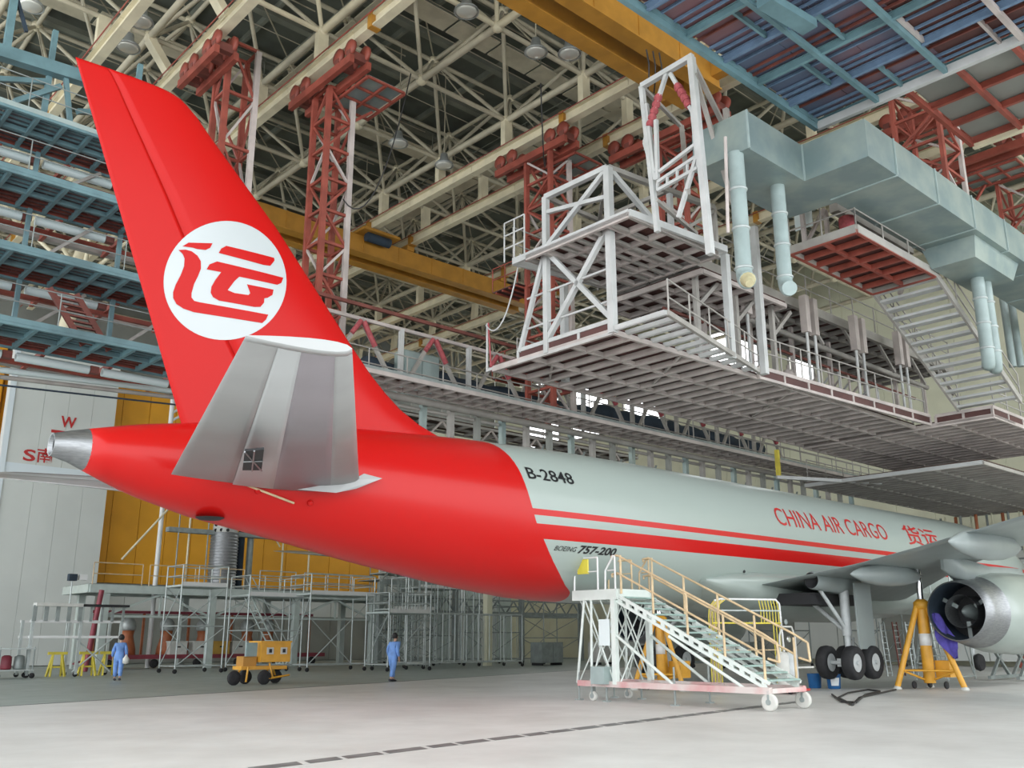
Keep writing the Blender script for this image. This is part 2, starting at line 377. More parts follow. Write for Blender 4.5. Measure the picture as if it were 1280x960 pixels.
mem.sort(key=lambda a: ((a[0] + a[1]) / 2 - CAM).length - (0 if ((a[0] + a[1]) / 2 - CAM).dot(FW) > 6 else -500))
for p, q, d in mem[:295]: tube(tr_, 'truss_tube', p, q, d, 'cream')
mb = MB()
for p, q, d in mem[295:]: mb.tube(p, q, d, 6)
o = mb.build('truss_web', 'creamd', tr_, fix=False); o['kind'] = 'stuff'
mb = MB()
for (i, j), p in tn.items():
    if (i + 1, j + 1) in tn: mb.tube(p + P(0, 0, .25), tn[i + 1, j + 1] + P(0, 0, .25), .07, 5); 
    if (i + 1, j) in tn: mb.tube(p + P(.9, .9, .3), tn[i + 1, j] + P(-.9, .9, .3), .06, 5)
    if (i, j) in bn: mb.tube(p, bn[i, j] + P(gs / 2, 0, 0), .07, 5)
    for k in (1, 2): mb.tube(p + P(0, gs * k / 3, .1), p + P(gs, gs * k / 3, .1), .05, 4)
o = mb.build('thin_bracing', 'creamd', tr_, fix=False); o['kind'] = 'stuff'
# ball nodes
def ball(name, par, c, r, m):
    key = ('ball', m)
    if key not in _unit:
        bm = bmesh.new(); bmesh.ops.create_uvsphere(bm, u_segments=10, v_segments=7, radius=.5); me = bpy.data.meshes.new('ball_' + m); bm.to_mesh(me); bm.free()
        for p in me.polygons: p.use_smooth = True
        me.materials.append(MT[m]); _unit[key] = me
    o = bpy.data.objects.new(name, _unit[key]); COL.objects.link(o); o.parent = par; o.location = Vector(c) - orig(par); o.scale = (2 * r,) * 3; return o
nodes = [p for p in list(bn.values()) + list(tn.values()) if (p - CAM).dot(FW) > 5]; nodes.sort(key=lambda p: (p - CAM).length)
for p in nodes[:290]: ball('truss_node', tr_, p, .24, 'cream')
# maintenance catwalks between the chords
for n_, (p, q, w) in enumerate([((12.4, -12, 25.4), (12.4, 44, 25.4), 1.1), ((24.0, -12, 25.4), (24.0, 44, 25.4), 1.1), ((2, 16.5, 25.9), (50, 16.5, 25.9), 1.1), ((2, 30.4, 25.9), (50, 30.4, 25.9), 1.1), ((-3, 7.2, 25.9), (50, 7.2, 25.9), 1.0)]):
    ct = root('trim_%d' % (n_ + 2), lerp(p, q, .5), kind='structure')
    L = (Vector(q) - Vector(p)).length; d = (Vector(q) - Vector(p)).normalized(); side = Vector((-d.y, d.x, 0)); n = int(L / 2.3)
    for k in range(n):
        bar(ct, 'walkway_plate', lerp(p, q, (k + .03) / n), lerp(p, q, (k + .97) / n), w, .06, 'creamd')
    for s in (-1, 1):
        off = side * s * w / 2
        tube(ct, 'hand_rail', Vector(p) + off + P(0, 0, 1.0), Vector(q) + off + P(0, 0, 1.0), .05, 'purlin')
        for k in range(0, n + 1, 2): tube(ct, 'rail_post', lerp(p, q, k / n) + off, lerp(p, q, k / n) + off + P(0, 0, 1.0), .05, 'purlin')

# ---- crane rails hanging under the space frame
def crane_rail(x, label):
    r = root('crane_rail', (x, 10, 22), label, 'crane rail', 'cream crane runway beams')
    seg = gs
    for j in range(-4, 9):
        y0 = g0y + gs * j - gs / 2
        if y0 + gs > YW: continue
        bar(r, 'beam_segment', (x, y0 + .01, 22), (x, y0 + gs - .01, 22), .34, .5, 'cream', 'chan')
    tube(r, 'conductor_bar', (x - .3, -14, 22.15), (x - .3, 44, 22.15), .05, 'crimson')
    xn = g0x + gs * round((x - g0x) / gs)
    for j in range(-4, 9):
        y = g0y + gs * j
        if y < 45: hb = bar(r, 'hanger', (x, y, 22.25), (x if abs(xn - x) > 1 else xn, y, ZR - .1 if abs(xn - x) < 1 else ZR), .42, .28, 'cream')
        if j % 3 == 0: box(r, 'stop_block', (x - .2, y + 1.0, 21.72), (x + .2, y + 1.25, 22.3), 'ochre')
for x, lb in ((3.7, 'cream crane runway beam crossing above the tip of the red fin'), (6.3, 'second cream crane runway beam from the left, just right of the fin tip'),
              (10.04, 'cream crane runway beam carrying the tall oxide red mast beside the fin'), (19.34, 'cream crane runway beam carrying the red mast near the picture centre'),
              (22.0, 'cream crane runway beam just right of the central red mast'), (28.64, 'cream crane runway beam at upper right beyond the grey duct'), (33.2, 'farthest right cream crane runway beam above the white dock')):
    crane_rail(x, lb)

# ---- floodlights
def floodlight(p, label):
    r = root('floodlight', p, label, 'floodlight', 'round floodlights under the roof')
    x, y, z = p
    MB().lathe([(.06, .62), (.16, .58), (.2, .3), (.42, .08), (.45, 0), (.43, 0), (.38, .06)], (x, y, z), 'z', 20, (True, False)).build('reflector', 'cap', r)
    MB().lathe([(.41, .015), (.3, -.05), (.02, -.08)], (x, y, z), 'z', 20).build('glass', 'glass', r)
    tube(r, 'stem', (x, y, z + .6), (x, y, 27.62), .05, 'creamd')
LIGHTS = [((583, 15), 'floodlight highest in the picture, left of the blue hoist'), ((670, 66), 'floodlight directly left of the blue crane hoist end'), ((712, 68), 'small floodlight just below the blue hoist'),
          ((498, 180), 'floodlight hanging right of the tall red mast'), ((555, 207), 'floodlight over the long cream beam between the two red masts'), ((176, 28), 'floodlight above and left of the fin tip'), ((160, 60), 'floodlight just above the fin tip'),
          ((1250, 160), 'floodlight at far upper right'), ((455, 300), 'floodlight near the ochre crane girder'), ((38, 8), 'floodlight in the top left corner')]
for i, ((px, py), lb) in enumerate(LIGHTS): floodlight(at(px, py, z=22.6), lb)

# ================================================================== AIRPLANE
AP = root('cargo_airplane', (23, 0, 0), 'red tailed white twin-jet cargo airplane lifted on yellow jacks', 'airplane')
D0 = 19.145
sil = [(.12, 5.38, 4.93), (.44, 5.48, 4.85), (1.37, 5.72, 4.46), (1.85, 5.83, 4.30), (3.04, 6.05, 3.99), (5.21, 6.35, 3.62), (6.83, 6.5, 3.31), (9.75, 6.7, 2.84), (12.3, 6.80, 2.55), (14.2, 6.86, 2.50), (16.5, 6.88, 2.50)]
sec = []
for x, zt, zb in sil:
    a = math.atan((zt - 1.5) / D0); b = math.atan((zb - 1.5) / D0); m_ = (a + b) / 2; h_ = (a - b) / 2
    R = D0 / cos(m_) * sin(h_); sec.append((x, 1.5 + D0 * math.tan(m_), R * (.96 if x > 3 else .98), R))
xf, zc, wf_, hf = sec[-1]
sec += [(20, zc, wf_, hf), (28, zc, wf_, hf), (40, zc, wf_, hf), (43, zc - .05, wf_ * .93, hf * .93), (45, zc - .25, wf_ * .75, hf * .73), (46.3, zc - .5, wf_ * .45, hf * .42), (46.95, zc - .65, .1, .1)]
def fsec(x):
    if x <= sec[0][0]: return sec[0][1:]
    for a, b in zip(sec, sec[1:]):
        if x <= b[0]:
            t = (x - a[0]) / (b[0] - a[0]); return tuple(a[i] + (b[i] - a[i]) * t for i in (1, 2, 3))
    return sec[-1][1:]
def fuse_y(x, z, e=.0):
    c, w, h = fsec(x); t = max(-.999, min(.999, (z - c) / h)); return -(w + e) * sqrt(1 - t * t)
def ring(x, n=56, k=1.):
    c, w, h = fsec(x); return [(x, w * k * cos(2 * pi * i / n), c + h * k * sin(2 * pi * i / n)) for i in range(n)]
xs = [.75, 1.1, 1.5, 1.9, 2.4, 3, 3.7, 4.5, 5.3, 6.2, 7.1, 8, 9, 10, 11, 12, 13, 14.2, 15.4, 16.5, 20, 24, 28, 34, 40, 42, 43, 44, 45, 45.7, 46.3, 46.7, 46.95]
MB().rings([ring(x) for x in xs]).build('fuselage', 'fuselage', AP)
ex = MB().rings([ring(.76, 32), ring(.44, 32), ring(.12, 32)], cap=(False, False))
c, w, h = fsec(.12); ex.rings([ring(.12, 32), [(.12, w * .86 * cos(2 * pi * i / 32), c + h * .86 * sin(2 * pi * i / 32)) for i in range(32)], [(.5, w * .8 * cos(2 * pi * i / 32), c + h * .8 * sin(2 * pi * i / 32)) for i in range(32)]], cap=(False, True))
EX = ex.build('tail_cone', 'bare', AP, 'bare metal tail cone exhaust')
MB().lathe([(w * .83, 0), (w * .83, .02)], (.2, 0, c), 'x', 24).build('exhaust_shade_plate', 'dark', EX)  # dark plate added to paint the shade inside the exhaust pipe
# ---- fin
def naca(c, t): c = max(0., min(1., c)); return 5 * t * (.2969 * sqrt(c) - .126 * c - .3516 * c * c + .2843 * c ** 3 - .1015 * c ** 4)
LE = [(5.4, 11.2), (6.1, 10.6), (6.5, 10.05), (6.68, 9.34), (7.0, 8.55), (7.33, 8.04), (7.85, 7.43), (8.57, 6.74), (10.92, 4.64), (12.75, 2.72), (13.2, 2.28), (13.42, 1.95), (13.49, 1.72)]
def le(z):
    for a, b in zip(LE, LE[1:]):
        if z <= b[0]: return a[1] + (b[1] - a[1]) * (z - a[0]) / (b[0] - a[0])
    return LE[-1][1]
def te(z): return 2.62 - (z - 6.0) * (3.0 / 7.46)
def fin_y(x, z):
    L, T = le(z), te(z); cc = (L - x) / max(.1, L - T); return -max(.008, naca(cc, .085) * min(L - T, 6.2))
def fin_piece(c0, c1, name, m):
    zs = [5.3, 5.8, 6.1, 6.35, 6.6, 6.85, 7.15, 7.5, 7.9, 8.5, 9.2, 10, 11, 12, 12.75, 13.1, 13.3, 13.42, 13.48]
    R = []
    for z in zs:
        L, T = le(z), te(z); n = 14; top = []; bot = []
        for i in range(n + 1):
            cc = c0 + (c1 - c0) * (i / n) ** (1.6 if c0 == 0 else 1); x = L - cc * (L - T); y = fin_y(x, z)
            if cc == 0: y = -.002
            top.append((x, y, z)); bot.append((x, -y, z))
        R.append(top + bot[::-1])
    return MB().rings(R).build(name, m, AP)
fin_piece(0, .70, 'tail_fin', 'red'); fin_piece(.703, 1, 'rudder', 'red')
# ---- draped decals
def drape(me, tf, step, m, name, par=AP):
    """me holds flat geometry in (u, v); cut it into strips and lay it on a surface with tf"""
    bm = bmesh.new(); bm.from_mesh(me); xs_ = [v.co.x for v in bm.verts]; ys_ = [v.co.y for v in bm.verts]
    for ax, lo, hi in ((0, min(xs_), max(xs_)), (1, min(ys_), max(ys_))):
        k = int(lo / step)
        while k * step < hi:
            if k * step > lo:
                co = [0, 0, 0]; no = [0, 0, 0]; co[ax] = k * step; no[ax] = 1
                bmesh.ops.bisect_plane(bm, geom=bm.verts[:] + bm.edges[:] + bm.faces[:], plane_co=co, plane_no=no, dist=1e-5)
            k += 1
    o0 = orig(par)
    for v in bm.verts: v.co = tf(v.co.x, v.co.y) - o0
    for f in bm.faces:
        f.smooth = False
    bmesh.ops.recalc_face_normals(bm, faces=bm.faces)
    for f in bm.faces:
        f.normal_update()
        if f.normal.y > 0: f.normal_flip()
    out = bpy.data.meshes.new(name); bm.to_mesh(out); bm.free(); out.materials.append(MT[m]); o = bpy.data.objects.new(name, out); COL.objects.link(o); o.parent = par; return o
def poly_mesh(polys):
    me = bpy.data.meshes.new('p'); bm = bmesh.new()
    for pl in polys:
        f = bm.faces.new([bm.verts.new((x, y, 0)) for x, y in pl]); bmesh.ops.triangulate(bm, faces=[f])
    bm.to_mesh(me); bm.free(); return me
def fin_tf(e): return lambda x, z: Vector((x, fin_y(x, z) - e, z))
def empx(px, py):   # zoomed emblem pixel -> fin plane
    p = at(200 + px * 180 / 960, 260 + py * 180 / 960, y=-.2); return (p.x, p.z)
c0 = empx(443, 480)
circ = []
for i in range(72):
    a = 2 * pi * i / 72; circ.append(empx(443 + 401 * cos(a) * 1.0 + 0, 480 + 0 + 396 * sin(a)))
EM = drape(poly_mesh([circ]), fin_tf(.006), .12, 'emblemwhite', 'emblem_disc')
glyph = [
 [(160, 248), (200, 224), (355, 232), (340, 262), (310, 276), (255, 268), (225, 258)],
 [(395, 297), (412, 268), (445, 250), (762, 331), (765, 350), (735, 386), (690, 380)],
 [(135, 272), (180, 270), (220, 282), (258, 312), (280, 350), (281, 400), (262, 450), (238, 500), (222, 560), (222, 590), (240, 612), (275, 622), (720, 712), (705, 745), (680, 768), (240, 688), (170, 662), (125, 630), (104, 590), (103, 550), (120, 500), (150, 440), (172, 380), (175, 330), (162, 298)],
 [(318, 404), (336, 372), (385, 353), (822, 465), (808, 500), (780, 513), (530, 457), (500, 485), (455, 545), (500, 565), (590, 580), (602, 568), (580, 508), (755, 545), (748, 580), (715, 600), (694, 603), (692, 632), (668, 660), (630, 660), (400, 614), (360, 590), (345, 560), (350, 520), (375, 475), (412, 425)],
]
drape(poly_mesh([[empx(*p) for p in g] for g in glyph]), fin_tf(.014), .12, 'red', 'emblem_glyph')
def fuse_tf(e): return lambda x, z: Vector((x, fuse_y(x, z) - e, z))
def fuse_text(name, body, x0, z0, h, width, m, shear=0., bold=0.):
    me = text_mesh(body, 1., 0, shear, bold); X = [v.co.x for v in me.vertices]; Y = [v.co.y for v in me.vertices]
    a, b, c_, d = min(X), max(X), min(Y), max(Y)
    for v in me.vertices: v.co = (x0 + (v.co.x - a) / (b - a) * width, z0 + (v.co.y - c_) / (d - c_) * h, 0)
    return drape(me, fuse_tf(.012), .15, m, name)
fuse_text('registration_lettering', 'B-2848', 11.15, 5.50, .33, 1.62, 'black', 0, .012)
fuse_text('maker_lettering', 'BOEING', 12.0, 3.72, .12, .78, 'black', .3, .0)
fuse_text('model_lettering', '757-200', 12.84, 3.69, .21, 1.45, 'black', .3, .03)
fuse_text('company_lettering', 'CHINA AIR CARGO', 22.3, 5.16, .62, 7.7, 'letter', 0, 0)
fuse_text('company_lettering', '\u8d27\u8fd0', 31.6, 5.1, .85, 3.0, 'letter', 0, .01)
# small probe / service details
p = at(934, 714, y=-1.9); ball('service_port', AP, (p.x, fuse_y(p.x, p.z), p.z), .05, 'dark')
for px, py in ((330, 612), (392, 628)):
    p = at(px, py, y=-1.3); q = Vector((p.x, fuse_y(p.x, p.z) - .02, p.z)); ball('blister', AP, q, .07, 'red')
a = at(306, 597, y=-1.5); b = at(382, 626, y=-1.6)
tube(AP, 'drain_mast', (a.x, fuse_y(a.x, a.z) - .06, a.z), (b.x, fuse_y(b.x, b.z) - .06, b.z), .05, 'railor')
# open APU hatch under the tail
p = at(262, 652, y=-.3); MB().lathe([(.01, 0), (.22, .02), (.3, .06)], (p.x, -.3, p.z + .02), 'z', 16, (True, False)).build('open_hatch', 'dark', AP)
# ---- horizontal stabilizers
def stab(s):
    rt_, tp = ((2.0, 6.35, 4.60, 4.92), -1.25), ((.31, 2.05, 5.55, 5.72), -7.5)
    def pt(c, v, up):
        (xt, xl, zt, zl), y0 = rt_; (xt2, xl2, zt2, zl2), y1 = tp
        X0, X1 = xl + (xt - xl) * c, xl2 + (xt2 - xl2) * c; Z0, Z1 = zl + (zt - zl) * c, zl2 + (zt2 - zl2) * c
        ch = (xl - xt) * (1 - v) + (xl2 - xt2) * v
        return Vector((X0 + (X1 - X0) * v, s * -(y0 + (y1 - y0) * v), Z0 + (Z1 - Z0) * v + up * max(.004, naca(c, .10) * ch)))
    def piece(c0, c1, v0, v1, name, m, lab=None):
        R = []
        for v in (v0, (v0 + v1) / 2, v1):
            n = 7; cs = [c0 + (c1 - c0) * (i / n) ** (1.5 if c0 == 0 else 1) for i in range(n + 1)]
            R.append([pt(c, v, 1) for c in cs] + [pt(c, v, -1) for c in cs[::-1]])
        return MB().rings(R).build(name, m, AP, lab)
    piece(0, .17, 0, .985, 'stabilizer_leading_edge', 'stabmid'); piece(.17, .49, 0, .985, 'stabilizer_box', 'stabdark', 'darker grey stabilizer skin')
    piece(.49, .70, 0, .985, 'stabilizer_spar_panel', 'stablight', 'lighter grey strip along the stabilizer'); piece(.703, 1, .015, .985, 'elevator', 'stabmid')
    piece(0, 1, .985, 1.01, 'stabilizer_tip', 'stablight', 'pale stabilizer tip cap')
    if s < 0: return
s_ = 1
def stab_all():
    stab(-1)
    stab(1)
stab_all()
# dark slab painting the shade of the access hole, with grid on the near stabilizer spar panel
p = at(318, 575, y=-1.75)
hl = MB().add([at(306, 564, z=4.62), at(330, 562, z=4.62), at(327, 588, z=4.60), at(303, 588, z=4.60)], [(0, 1, 2, 3)])
c_ = sum((Vector(v) for v in hl.v), Vector()) / 4
hb = MB(); q = [Vector(v) for v in hl.v]
hb.add([v for v in q] + [v + P(0, 0, .04) for v in q], [(0, 1, 2, 3), (7, 6, 5, 4), (0, 4, 5, 1), (1, 5, 6, 2), (2, 6, 7, 3), (3, 7, 4, 0)])
HO = hb.build('access_hole_shade', 'dark', AP, 'dark slab for the shade of the square opening at the stabilizer root')
for a, b in ((q[0], q[2]), (lerp(q[0], q[3], .5), lerp(q[1], q[2], .5)), (lerp(q[0], q[1], .5), lerp(q[3], q[2], .5))): tube(HO, 'strut', a - P(0, 0, .01), b - P(0, 0, .01), .03, 'bare')
# root gap fairing plate
MB().add([at(371, 612, y=-1.62), at(420, 616, y=-1.7), at(445, 611, y=-1.7), at(478, 598, y=-1.6), at(455, 592, y=-1.5), at(440, 600, y=-1.62)], [(0, 1, 2, 3, 4, 5)]).build('root_fairing', 'stablight', AP)
# ---- wings
def wing(s):
    # (y, x_te, z_te, x_le, z_le, thickness)
    st = [(-1.6, 20.7, 3.05, 31.2, 2.95, .12), (-5.2, 21.1, 3.62, 28.6, 3.95, .11), (-7.2, 20.8, 3.95, 27.3, 4.3, .10), (-10.3, 19.6, 4.38, 25.3, 4.7, .10), (-14.5, 17.4, 4.8, 21.7, 4.75, .1), (-19.0, 15.2, 5.3, 17.0, 5.3, .09)]
    R = []; n = 12
    for y, xt, zt, xl, zl, t in st:
        ch = xl - xt; up = []; lo = []
        for i in range(n + 1):
            c = (i / n) ** 1.4; x = xl - c * ch; z = zl + (zt - zl) * c; yt = naca(c, t) * ch
            up.append((x, s * y, z + yt * 1.05)); lo.append((x, s * y, z - yt * .5))
        R.append(up + lo[::-1])
    return MB().rings(R).build('wing', 'wing', AP)
wing(1); wing(-1)
def fairing(p, L, r, rz=None, name='flap_fairing', m='wing', tailopen=False):
    x, y, z = p; rz = rz or r; R = []
    for t, k in ((0, .05), (.05, .3), (.15, .62), (.32, .92), (.5, 1), (.7, .9), (.87, .6), (1, .1)):
        R.append([(x + L * t, y + r * k * cos(2 * pi * i / 20), z + .12 * t + rz * k * sin(2 * pi * i / 20)) for i in range(20)])
    return MB().rings(R).build(name, m, AP)
fairing((20.6, -5.3, 3.32), 4.6, .26, .34); fairing((19.2, -8.8, 3.9), 4.8, .30, .42); fairing((20.2, 5.3, 3.32), 4.6, .26, .34); fairing((19.0, 9.2, 3.9), 4.6, .27, .40)
# inboard flap drive fairing with the round open end seen at the wing root
MB().lathe([(.24, 0), (.27, .05), (.32, .8), (.36, 1.8), (.28, 2.6)], (21.4, -3.55, 3.25), 'x', 24, (False, True)).build('fairing_duct', 'wing', AP)
MB().lathe([(.235, .03), (.02, .3)], (21.4, -3.55, 3.25), 'x', 20, (False, True)).build('duct_opening', 'dark', AP)
# belly fairing, and a dark block painting the shade of the open wheel well
R = []
for x, k in ((18.5, .1), (19.5, .6), (20.8, .9), (23, 1), (29, 1), (31.5, .85), (33.5, .2)):
    R.append([(x, 2.28 * (.75 + .25 * k) * cos(a), 3.25 + (-1.15 if sin(a) < 0 else .5) * abs(sin(a)) ** .7 * k) for a in [2 * pi * i / 32 for i in range(32)]])
MB().rings(R).build('belly_fairing', 'white', AP)
MB().box((21.7, -3.3, 2.55), (24.4, -1.9, 2.9)).build('wheel_well_shade', 'dark', AP, 'dark block for the shade of the open wheel well')
# ---- engines
def engine(s):
    y = s * 6.5; zc_ = 2.32; xn = 24.6
    E = MB().lathe([(.93, .9), (1.12, 1.4), (1.26, 2.4), (1.33, 4), (1.30, 5.4), (1.18, 6.3), (1.08, 6.55), (.98, 6.45), (.95, 5.8)], (xn, y, zc_), 'x', 48, (False, False)).build('engine_nacelle', 'white', AP)
    MB().lathe([(.86, 0), (.90, .01), (.97, .5), (1.03, 1.15), (1.10, 1.3)], (xn, y, zc_), 'x', 48, (False, False)).build('exhaust_ring', 'bare', E, 'bare metal exhaust ring')
    MB().lathe([(.86, 0), (.82, .5), (.80, 1.3)], (xn, y, zc_), 'x', 48, (False, False)).build('nozzle_liner', 'navy', E)
    MB().lathe([(.80, 1.3), (.02, 1.32)], (xn, y, zc_), 'x', 40, (False, True)).build('nozzle_shade', 'dark', E)  # dark disc painting the shade deep in the nozzle
    MB().lathe([(.50, .35), (.48, .4), (.5, 1.3)], (xn, y, zc_), 'x', 36, (False, False)).build('core_ring', 'bare', E)
    MB().lathe([(.02, .45), (.10, .6), (.2, .9), (.25, 1.3)], (xn, y, zc_), 'x', 24, (True, False)).build('exhaust_plug', 'wing', E)
    for k in range(3):
        a = 2 * pi * k / 3 + .5; bar(E, 'strut', (xn + .8, y + .3 * cos(a), zc_ + .3 * sin(a)), (xn + .8, y + .8 * cos(a), zc_ + .8 * sin(a)), .05, .12, 'wing')
    MB().lathe([(.95, 5.9), (.2, 5.95), (.02, 5.6)], (xn, y, zc_), 'x', 32, (False, True)).build('fan', 'dark', E)
    pr = [(24.0, 3.55, .05), (25.2, 3.25, .2), (27, 3.2, .24), (29.5, 3.4, .2), (30.3, 3.5, .05)]
    MB().rings([[(x, y - w, z), (x, y + w, z), (x, y + w * .8, z + .75 - (x - 24) * .06), (x, y - w * .8, z + .75 - (x - 24) * .06)] for x, z, w in pr]).build('engine_pylon', 'wing', AP)
engine(-1); engine(1)
# ---- main landing gear (bogies clear of the floor: aircraft is on jacks)
def gear(s):
    y = s * 3.66; x = 23.1; zw = .80
    G = root('landing_gear', P(x, y, zw) - orig(AP)); G.parent = AP
    tube(G, 'strut', (x, y, zw), (x + .02, y, 3.1), .20, 'gear'); tube(G, 'outer_cylinder', (x, y, 1.6), (x + .02, y, 3.3), .30, 'gear')
    tube(G, 'drag_brace', (x, y, 1.75), (x - 1.2, y + .2 * s * -1, 3.1), .12, 'gear'); tube(G, 'side_brace', (x, y, 1.7), (x + .1, y - s * 1.5, 2.9), .14, 'gear')
    tube(G, 'torsion_link', (x + .25, y, .95), (x + .35, y, 1.55), .08, 'gear')
    bar(G, 'bogie_beam', (x - .6, y, zw), (x + .6, y, zw), .2, .24, 'gear')
    box(G, 'gear_door', (x - .15, y + s * .42, 1.2), (x + .85, y + s * .48, 3.2), 'wing', 'flat grey gear door')
    for dx in (-.58, .58):
        tube(G, 'axle', (x + dx, y - .62, zw), (x + dx, y + .62, zw), .12, 'gear')
        for dy in (-.43, .43):
            Wl = MB().lathe([(.27, -.15), (.42, -.18), (.49, -.13), (.51, 0), (.49, .13), (.42, .18), (.27, .15)], (x + dx, y + dy, zw), 'y', 32, (False, False)).build('tyre', 'tyre', G)
for s in (-1, 1): gear(s)
def wheel_hubs():
    for G in [o for o in AP.children if o.name.startswith('landing_gear')]:
        for o in [c for c in G.children if c.name.startswith('tyre')]:
            pass
for s in (-1, 1):
    G = [o for o in AP.children if o.name.startswith('landing_gear')][0 if s < 0 else 1]
    for dx in (-.58, .58):
        for dy in (-.43, .43):
            MB().lathe([(.28, -.13), (.24, -.06), (.1, -.1), (.05, -.14), (.05, .14), (.1, .1), (.24, .06), (.28, .13)], (23.1 + dx, s * 3.66 + dy, .80), 'y', 24).build('wheel_hub', 'gear', G)
MB().lathe([(.34, -.14), (.4, 0), (.34, .14)], (41.2, -.25, .45), 'y', 24).build('nose_wheel', 'tyre', AP)
tube(AP, 'nose_strut', (41.2, 0, .45), (41.2, 0, 2.7), .2, 'gear')

# ================================================================== WING JACKS
def jack(x, y, top, label, s=1., cloth=False):
    J = root('wing_jack', (x, y, 0), label, 'jack', 'yellow aircraft jacks')
    hb_ = 2.45 * s; R = 1.05 * s
    tube(J, 'main_cylinder', (x, y, .18), (x, y, hb_), .34 * s, 'yel'); tube(J, 'white_band', (x, y, 1.25 * s), (x, y, 1.6 * s), .355 * s, 'tipwhite')
    MB().lathe([(.16, 0), (.24, .05), (.24, .22), (.12, .32)], (x, y, hb_ - .15), 'z', 20).build('collar', 'yel', J)
    tube(J, 'piston', (x, y, hb_), (x, y, top - .05), .17 * s, 'chrome'); tube(J, 'piston_tip', (x, y, top - .5), (x, y, top), .10 * s, 'bare')
    feet = []
    for k in range(3):
        a = radians(25 + 120 * k); f = P(x + R * cos(a), y + R * sin(a), .06); feet.append(f)
        tp = P(x + .17 * cos(a), y + .17 * sin(a), hb_ - .05)
        tube(J, 'leg', tp, f, .17 * s, 'yel'); MB().lathe([(.13, 0), (.13, .04), (.06, .12)], (f.x, f.y, 0), 'z', 14).build('foot_pad', 'box', J)
    for k in range(3):
        m1 = lerp(feet[k], (x, y, hb_), .2); m2 = lerp(feet[(k + 1) % 3], (x, y, hb_), .2)
        tube(J, 'ring_brace', m1, P(x, y, .22), .07, 'yel'); tube(J, 'side_brace', m1, m2, .06, 'yel')
        MB().lathe([(.1, -.04), (.12, 0), (.1, .04)], (m1.x * .6 + x * .4, m1.y * .6 + y * .4, .13), 'y', 14).build('caster', 'tyre', J)
    box(J, 'pump_tank', (x + .25, y - .55, .35), (x + .75, y - .1, .85), 'yel')
    return J
JX, JY = 24.9, -5.3
jack(JX, JY, 3.75, 'yellow tripod jack with chrome ram under the near wing', 1.04)
jack(18.6, .2, 2.52, 'yellow jack half hidden behind the mobile stairs', .85)
# blue-violet cloth hung on the right leg
mb = MB(); top = P(JX - .05, JY - .30, 2.3)
rows = []
for i in range(9):
    t = i / 8; w = .12 + .46 * sin(pi * min(1, t * .95 + .06)) ** .8 if t < .99 else .12
    rows.append([(top.x - .03 * t + (u - .5) * w * .7 + .03 * sin(7 * u + 5 * t), top.y - .50 * t - .1 - (u - .5) * w * .6 - .06 * sin(9 * u + i), top.z - 1.35 * t - .1 * abs(u - .5)) for u in [k / 8 for k in range(9)]])
mb.rings(rows, (False, False), True, closed=False)
rows2 = [[(a, b - .02, c) for a, b, c in r] for r in rows]; mb.rings(rows2, (False, False), True, closed=False)
setp(mb.build('draped_cloth', 'purple'), 'blue-violet cloth hanging from the leg of the wing jack', 'cloth')

